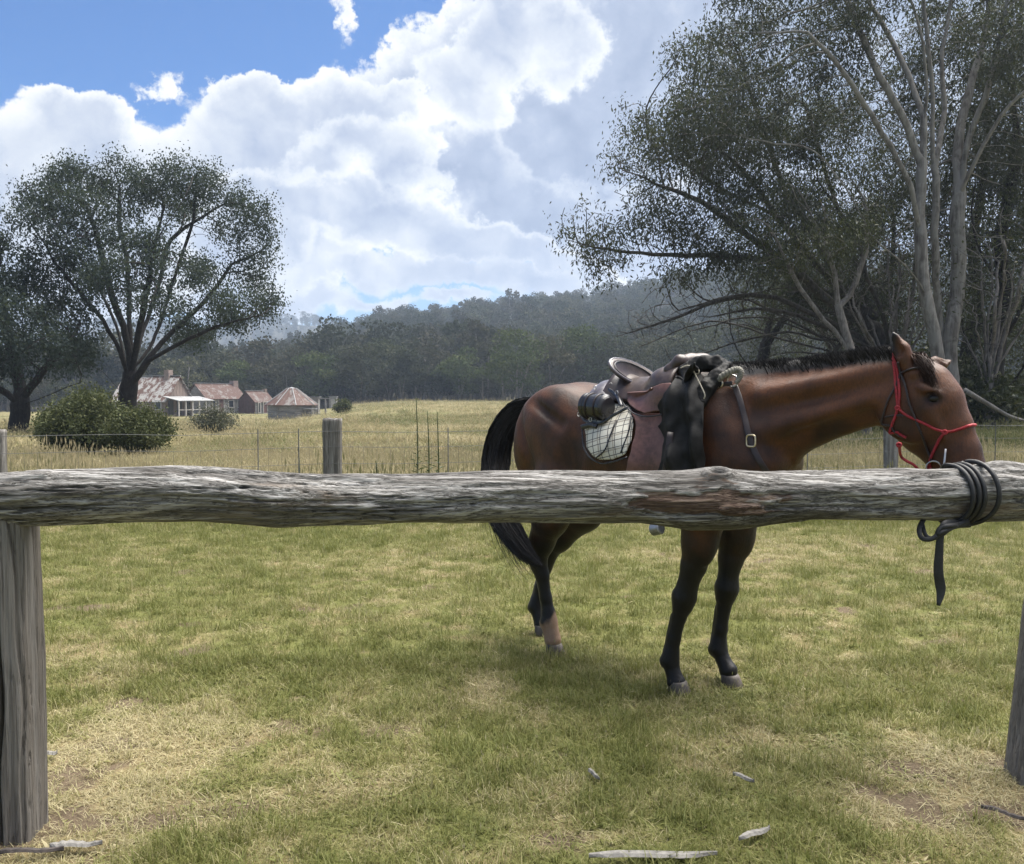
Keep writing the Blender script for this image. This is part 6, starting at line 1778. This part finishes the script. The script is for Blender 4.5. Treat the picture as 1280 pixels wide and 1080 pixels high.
# ---- wire fence
FENCE = empty('wire_fence', on_ground(640, 10.2), 'wire fence with old split posts between the mown grass and the dry field', 'fence')
M_POST = wood_material('split_post', 2, soft=.4)
M_WIRE = simple_mat('galvanised_wire', (.13, .13, .13), .7, .2, 5, 0, spec=.2)
def fence_Y(px): return 9.55 + (px - 415) * .0026
def split_post(px, h, w, seed):
    r_ = np.random.default_rng(seed); b = on_ground(px, fence_Y(px)); b[2] -= .15
    nz, na = 40, 28
    u = np.linspace(0, 1, nz); th = np.linspace(0, 2 * math.pi, na, endpoint=False); U, TH = np.meshgrid(u, th, indexing='ij')
    c, s = np.cos(TH), np.sin(TH); sq = 1 / (np.abs(c) ** 7 + np.abs(s) ** 7) ** (1 / 7)
    d = .010 * fbm(np.stack([c * sq * 2.4, s * sq * 2.4, U * 2], -1) + seed, 3) - .008 * np.clip(1 - np.abs(fbm(np.stack([c * sq * 5, s * sq * 5, U * .8], -1) + seed, 3)) / .08, 0, 1)
    V = np.stack([c * (w / 2 * sq + d), s * (w * .36 * sq + d), U * (h + .15) + .02 * (U > .97) * fbm(np.stack([c * 3, s * 3, 0 * U + seed], -1), 2)], -1)
    V[..., 0] += (r_.normal(0, .02)) * U; V = V.reshape(-1, 3) + b
    i = np.arange(nz - 1)[:, None] * na; j = np.arange(na)[None]; j2 = (j + 1) % na
    obj('post', V, [np.stack([i + j, i + j2, i + na + j2, i + na + j], -1).reshape(-1, 4), np.array([[(nz - 1) * na + k for k in range(na)]])], M_POST, FENCE)
for px, h, w, sd in ((-7, 1.02, .17, 1), (415, 1.10, .19, 2), (772, 1.02, .17, 3), (1115, 1.02, .155, 4), (1480, 1.0, .16, 5), (-520, 1.0, .17, 6)): split_post(px, h, w, sd)
pxs = np.linspace(-650, 1600, 60)
for k, z in enumerate((.965, .80, .62, .45, .29, .13)):
    P = np.array([on_ground(p, fence_Y(p) - .085) + np.array((0, 0, z - .012 * math.sin((p - 415) / 360 * math.pi) ** 2)) for p in pxs])
    MB().tube(P, .0020 if k else .0026, 4, cap=False).build('wire', M_WIRE, FENCE, smooth=True)
mb = MB()
for p in np.arange(-600, 1560, 17.0):
    b = on_ground(p, fence_Y(p) - .085); mb.tube([b + (0, 0, .10), b + (0, 0, .80)], .0013, 3, cap=False)
mb.build('netting', M_WIRE, FENCE)['kind'] = 'stuff'
for p in (322, 373, 560, 650, 960, 1010, 1200, 1245):
    b = on_ground(p, fence_Y(p) - .088); MB().tube([b + (0, 0, .0), b + (0, 0, 1.0)], .006, 5).build('dropper', M_WIRE, FENCE)

# ---- mullein stalks by the fence
M_MULL = leaf_material('mullein_green', (.07, .09, .03), (.15, .17, .06), (.24, .24, .08), .2)
for i, (px, Y, h, lab) in enumerate([(521, 10.9, 1.32, 'tallest green mullein stalk, leftmost of three by the fence'), (535, 10.7, 1.16, 'middle and thinner mullein stalk of three by the fence'), (547, 10.9, 1.14, 'rightmost mullein stalk of three, left of the horse tail'),
                                     (373, 10.4, .75, 'thin weed stalk with small leaves left of the grey fence post'), (470, 10.8, .55, 'short weed stalk right of the grey fence post')]):
    b = on_ground(px, Y); T = empty('mullein', b, lab, 'plant'); r_ = np.random.default_rng(900 + i)
    P = spline([b, b + (.01, 0, h * .5), b + (-.005, 0, h)], 12)
    MB().tube(P, np.linspace(.012, .005, 12), 6).build('stem', M_MULL, T, smooth=True, attrs=None)
    mb = MB(); n = 26
    for k in range(n):
        z = h * (.05 + .55 * k / n); a = k * 2.4; L = .20 * (1 - k / n * .75) * r_.uniform(.8, 1.2); d = np.array((math.cos(a), math.sin(a), .55)); d /= np.linalg.norm(d); s = np.cross(d, (0, 0, 1)); p0 = b + (0, 0, z)
        mb.add([p0, p0 + d * L * .5 + s * L * .16, p0 + d * L - (0, 0, L * .25), p0 + d * L * .5 - s * L * .16], [(0, 1, 2), (0, 2, 3)])
    for k in range(60):
        z = h * (.55 + .45 * r_.random()); a = r_.uniform(0, 6.28); p0 = b + (0, 0, z); d = np.array((math.cos(a), math.sin(a), .3)); s = np.cross(d, (0, 0, 1))
        mb.add([p0, p0 + d * .018 + s * .008, p0 + d * .030, p0 + d * .018 - s * .008], [(0, 1, 2, 3)])
    mb.build('leaf_mass', M_MULL, T)['kind'] = 'stuff'

# ---- sticks and chips lying in the turf
MW = simple_mat('bleached_chip', (.17, .16, .145), .85, .35, 60, .003)
MD = simple_mat('dark_stick', (.05, .04, .035), .85, .4, 60, .002)
def chip(name, p0, p1, w, mat, lab, jag=.14, seed=0, thick=.012):
    r_ = np.random.default_rng(seed)
    def gp(px, py): d = ray_dir(px, py); Y = -CAM_H / d[2]; x = d[0] * Y; return np.array((x, Y, tz(x, Y) + .028))
    a, c = gp(*p0), gp(*p1); n = 14; T = (c - a); L = np.linalg.norm(T[:2]); T /= np.linalg.norm(T); S = np.cross(T, (0, 0, 1)); S /= np.linalg.norm(S)
    V = []
    for i in range(n):
        u = i / (n - 1); ww = w * (min(1, u * 5 + .2) * min(1, (1 - u) * 3 + .15)) * (1 + jag * r_.normal(0, .35)); c_ = a + (c - a) * u + S * w * .04 * r_.normal() + np.array((0, 0, .004 * math.sin(u * 6)))
        h = thick * .8 * (1 + .12 * r_.normal())
        V += [c_ - S * ww / 2, c_ - S * ww * .2 + (0, 0, h), c_ + S * ww * .25 + (0, 0, h * .8), c_ + S * ww / 2, c_ - (0, 0, h * .5)]
    Q = [(i * 5 + k, i * 5 + (k + 1) % 5, (i + 1) * 5 + (k + 1) % 5, (i + 1) * 5 + k) for i in range(n - 1) for k in range(5)] + [tuple(range(5))[::-1], tuple((n - 1) * 5 + k for k in range(5))]
    obj(name, V, Q, mat, None, smooth=False, label=lab, cat='wood chip')
chip('wood_splinter', (736, 1068), (897, 1067), .034, MW, 'long bleached wood splinter at the bottom centre of the grass', seed=1)
chip('wood_splinter', (924, 1050), (962, 1035), .026, MW, 'short pale wood splinter lying up and right of the long one', seed=2)
chip('wood_splinter', (916, 964), (943, 973), .018, MW, 'small pale wood chip alone in the grass below the fore hooves', seed=3)
chip('wood_splinter', (62, 1054), (128, 1049), .030, MW, 'pale wood splinter in the grass right of the left post foot', seed=4)
chip('stick', (-5, 1062), (80, 1056), .020, MD, 'dark stick lying at the foot of the left post', seed=5)
chip('wood_splinter', (54, 944), (72, 941), .024, MW, 'little pale chip beside the left post, halfway up the grass', seed=6)
chip('stick', (1226, 1008), (1285, 1022), .018, MD, 'dark curved stick below the right post foot', seed=7)
chip('wood_splinter', (735, 962), (750, 972), .016, MW, 'tiny pale chip in the turf left of centre below the fore hoof', seed=8)
# ================================================================== GRASS
def grass_material(name, tall):
    m, nt = new_mat(name)
    P = nt.n('ShaderNodeNewGeometry').outputs['Position']
    A = nt.n('ShaderNodeAttribute', attribute_name='tint').outputs['Fac']
    D = nt.n('ShaderNodeAttribute', attribute_name='dry', attribute_type='INSTANCER').outputs['Fac']
    n = nt.noise(P, 12, 3, .6)
    f = nt.math('ADD', nt.math('MULTIPLY_ADD', A, .9, -.45), nt.math('ADD', D, nt.math('MULTIPLY_ADD', n, .4, -.2)))
    if tall: c = nt.ramp(f, [(.0, (.07, .088, .026)), (.35, (.135, .142, .05)), (.6, (.22, .20, .095)), (1.0, (.36, .305, .18))])
    else: c = nt.ramp(f, [(.0, (.135, .150, .040)), (.30, (.200, .205, .062)), (.55, (.255, .240, .095)), (.75, (.31, .28, .135)), (1.0, (.42, .37, .22))])
    d = principled(nt, c, .6, Specular_IOR_Level=.25)
    t = nt.n('ShaderNodeBsdfTranslucent', {'Color': c}).outputs[0]
    return finish(m, nt, nt.n('ShaderNodeMixShader', {0: .35, 1: d, 2: t}).outputs[0])
M_TURF = grass_material('turf_blade', False); M_TALL = grass_material('meadow_blade', True)
def tuft(seed, n, h, rad, lean, wid, dryness, seedhead=0, segs=3):
    r_ = np.random.default_rng(seed); V = []; Q = []; T = []
    for i in range(n):
        a = r_.uniform(0, 6.28); q = rad * math.sqrt(r_.random()); p = np.array((math.cos(a) * q, math.sin(a) * q, -.005))
        az = r_.uniform(0, 6.28); hh = h * r_.uniform(.45, 1.15); ln = lean * r_.uniform(.2, 1.3)
        d = np.array((math.cos(az), math.sin(az), 0)); s = np.array((-d[1], d[0], 0)); tt = np.clip(dryness + r_.normal(0, .28), 0, 1); o = len(V)
        head = i < seedhead
        if head: hh *= 1.45; ln *= .5
        for k in range(segs):
            u = k / segs; w = wid * (1 - .55 * u) * (.5 if head else 1)
            c = p + d * ln * hh * u ** 1.8 + np.array((0, 0, hh * (u - .25 * ln * u * u)))
            V += [c - s * w, c + s * w]
        c = p + d * ln * hh + np.array((0, 0, hh * (1 - .25 * ln)))
        V.append(c); T += [tt] * (2 * segs + 1)
        for k in range(segs - 1): Q.append((o + 2 * k, o + 2 * k + 1, o + 2 * k + 3, o + 2 * k + 2))
        Q.append((o + 2 * segs - 2, o + 2 * segs - 1, o + 2 * segs))
        if head:
            o = len(V); hw = wid * 2.2; V += [c - (0, 0, hh * .10), c + s * hw, c + d * hw * .5 + (0, 0, hh * .10), c - s * hw]; T += [1.0] * 4; Q.append((o, o + 1, o + 2, o + 3))
    return np.array(V), Q, T
def kinds(name, specs, mat):
    c = bpy.data.collections.new(name)
    for i, sp in enumerate(specs):
        V, Q, T = tuft(*sp); me = mesh_data(name, V, Q, False, dict(tint=np.array(T))); me.materials.append(mat)
        c.objects.link(bpy.data.objects.new('%s_%02d' % (name, i), me))
    return c
K1 = kinds('turf_tuft', [(1, 24, .034, .050, 1.1, .0012, .35), (2, 24, .042, .050, 1.2, .0012, .45), (3, 18, .026, .055, 1.6, .0015, .65), (4, 26, .060, .050, .8, .0014, .30), (5, 20, .022, .060, 2.2, .0016, .85), (6, 16, .075, .040, .7, .0015, .35), (7, 24, .030, .055, 1.3, .0022, .25), (8, 9, .085, .05, .6, .0009, .8, 5), (9, 16, .018, .05, 1.8, .0055, .02), (10, 14, .012, .07, 4.5, .0013, .95)], M_TURF)
r_ = np.random.default_rng(77)
def wedge(n, y0, y1, marg=1.3, slope=.64, power=1.0):
    y = np.sqrt(r_.uniform(y0 ** 2, y1 ** 2, n)) if power == 1 else r_.uniform(y0, y1, n); x = r_.uniform(-1, 1, n) * (slope * y + marg); return x, y
def scatter(name, x, y, coll, nk, dry, smin, smax, keep=None, picks=None, hs=None, **tg):
    if keep is not None: x, y, dry = x[keep], y[keep], dry[keep]; picks = picks[keep] if picks is not None else None; hs = hs[keep] if hs is not None else None
    n = len(x); s = r_.uniform(smin, smax, n); hs = s if hs is None else s * hs
    pk = r_.integers(0, nk, n) if picks is None else picks
    return gn_scatter(name, np.column_stack([x, y, terrain(x, y)]), dict(rot=np.column_stack([r_.normal(0, .12, n), r_.normal(0, .12, n), r_.uniform(0, 6.28, n)]), scale=np.column_stack([s, s, hs]), pick=pk.astype(int), dry=dry), coll, **tg)
x1, y1 = wedge(40000, 1.2, 4.6, 2.4); x2, y2 = wedge(62000, 4.4, 10.2, 2.6)
x = np.concatenate([x1, x2]); y = np.concatenate([y1, y2]); dr, ba = turf(x, y)
keep = r_.random(len(x)) > np.clip(ba * 1.7, 0, .82)
dr = np.clip(dr + r_.normal(0, .12, len(x)) + .4 * ba, 0, 1)
length = np.clip(.92 - .35 * dr + .35 * fbm(np.stack([x * 2.4, y * 2.4, 0 * x + 6], -1), 3) + .9 * sstep(y, 8.6, 9.8), .4, 1.9)
pk = np.where(r_.random(len(x)) < dr * .75, r_.choice([2, 4, 1], len(x)), r_.choice([0, 1, 3, 5, 6, 0], len(x)))
u_ = r_.random(len(x)); pk = np.where(u_ < .035, 7, np.where(u_ < .075, 8, np.where(u_ < .19, 9, pk))); scatter('short_grass', x, y, K1, 10, dr, .8, 1.35, keep, pk, length * np.where(y > 4.5, 1.15, 1.0), label='short patchy green and straw grass of the mown paddock', cat='grass', kind='stuff')
K2 = kinds('meadow_tuft', [(21, 26, .30, .12, .7, .0035, .45, 3), (22, 24, .42, .12, .6, .0035, .60, 5), (23, 26, .22, .14, .9, .004, .30, 1), (24, 22, .48, .10, .5, .0030, .75, 7), (25, 24, .34, .13, .8, .0035, .55, 3)], M_TALL)
xa, ya = wedge(17000, 9.5, 20, 2); xb, yb = wedge(20000, 20, 48, 3, .7); xc, yc = wedge(22000, 48, 122, 5, .75)
x = np.concatenate([xa, xb, xc]); y = np.concatenate([ya, yb, yc]); k = x / y
dr = .55 + .9 * fbm(np.stack([x * .11, y * .22, 0 * x], -1), 4, .6) - .25 * sstep(k, .25, .45) - .12 * sstep(-y, -13, -9.5); dr = np.clip(dr, 0, 1)
big_ = np.where(y > 48, 2.6, np.where(y > 20, 1.6, 1.0)); sh = np.where(y > 48, .24, np.where(y > 20, .36, np.where(y > 13, .50, .66))) * np.clip(.85 + .9 * fbm(np.stack([x * .25, y * .25, 0 * x + 3], -1), 3), .45, 1.5)
yard = (k < -.20) & (y > 88)     # grazed ground round the huts
sh = np.where(yard, sh * .25, sh)
n = len(x); s = r_.uniform(.75, 1.3, n)
gn_scatter('tall_grass', np.column_stack([x, y, terrain(x, y)]), dict(rot=np.column_stack([r_.normal(0, .08, n), r_.normal(0, .08, n), r_.uniform(0, 6.28, n)]), scale=np.column_stack([s * big_, s * big_, s * big_ * sh * .95]), pick=r_.integers(0, 5, n), dry=dr), K2, label='long straw coloured grass filling the field beyond the fence', cat='grass', kind='stuff')

# ================================================================== HAZE
m = bpy.data.materials.new('haze_air'); m.use_nodes = True; m.node_tree.nodes.clear(); nt = NT(m.node_tree)
pv = nt.n('ShaderNodeVolumePrincipled', {'Color': (.66, .80, 1.0), 'Density': .00055, 'Anisotropy': .35})
nt.n('ShaderNodeOutputMaterial', {'Volume': pv.outputs[0]})
lo = np.array((-2050., -80., -12.)); hi = np.array((2050., 2400., 112.))
V = [(x, y, z) for z in (lo[2], hi[2]) for y in (lo[1], hi[1]) for x in (lo[0], hi[0])]
obj('haze', V, [(0, 2, 3, 1), (4, 5, 7, 6), (0, 1, 5, 4), (2, 6, 7, 3), (0, 4, 6, 2), (1, 3, 7, 5)], m, smooth=False, label='thin bluish summer air over the valley', cat='haze', kind='stuff')
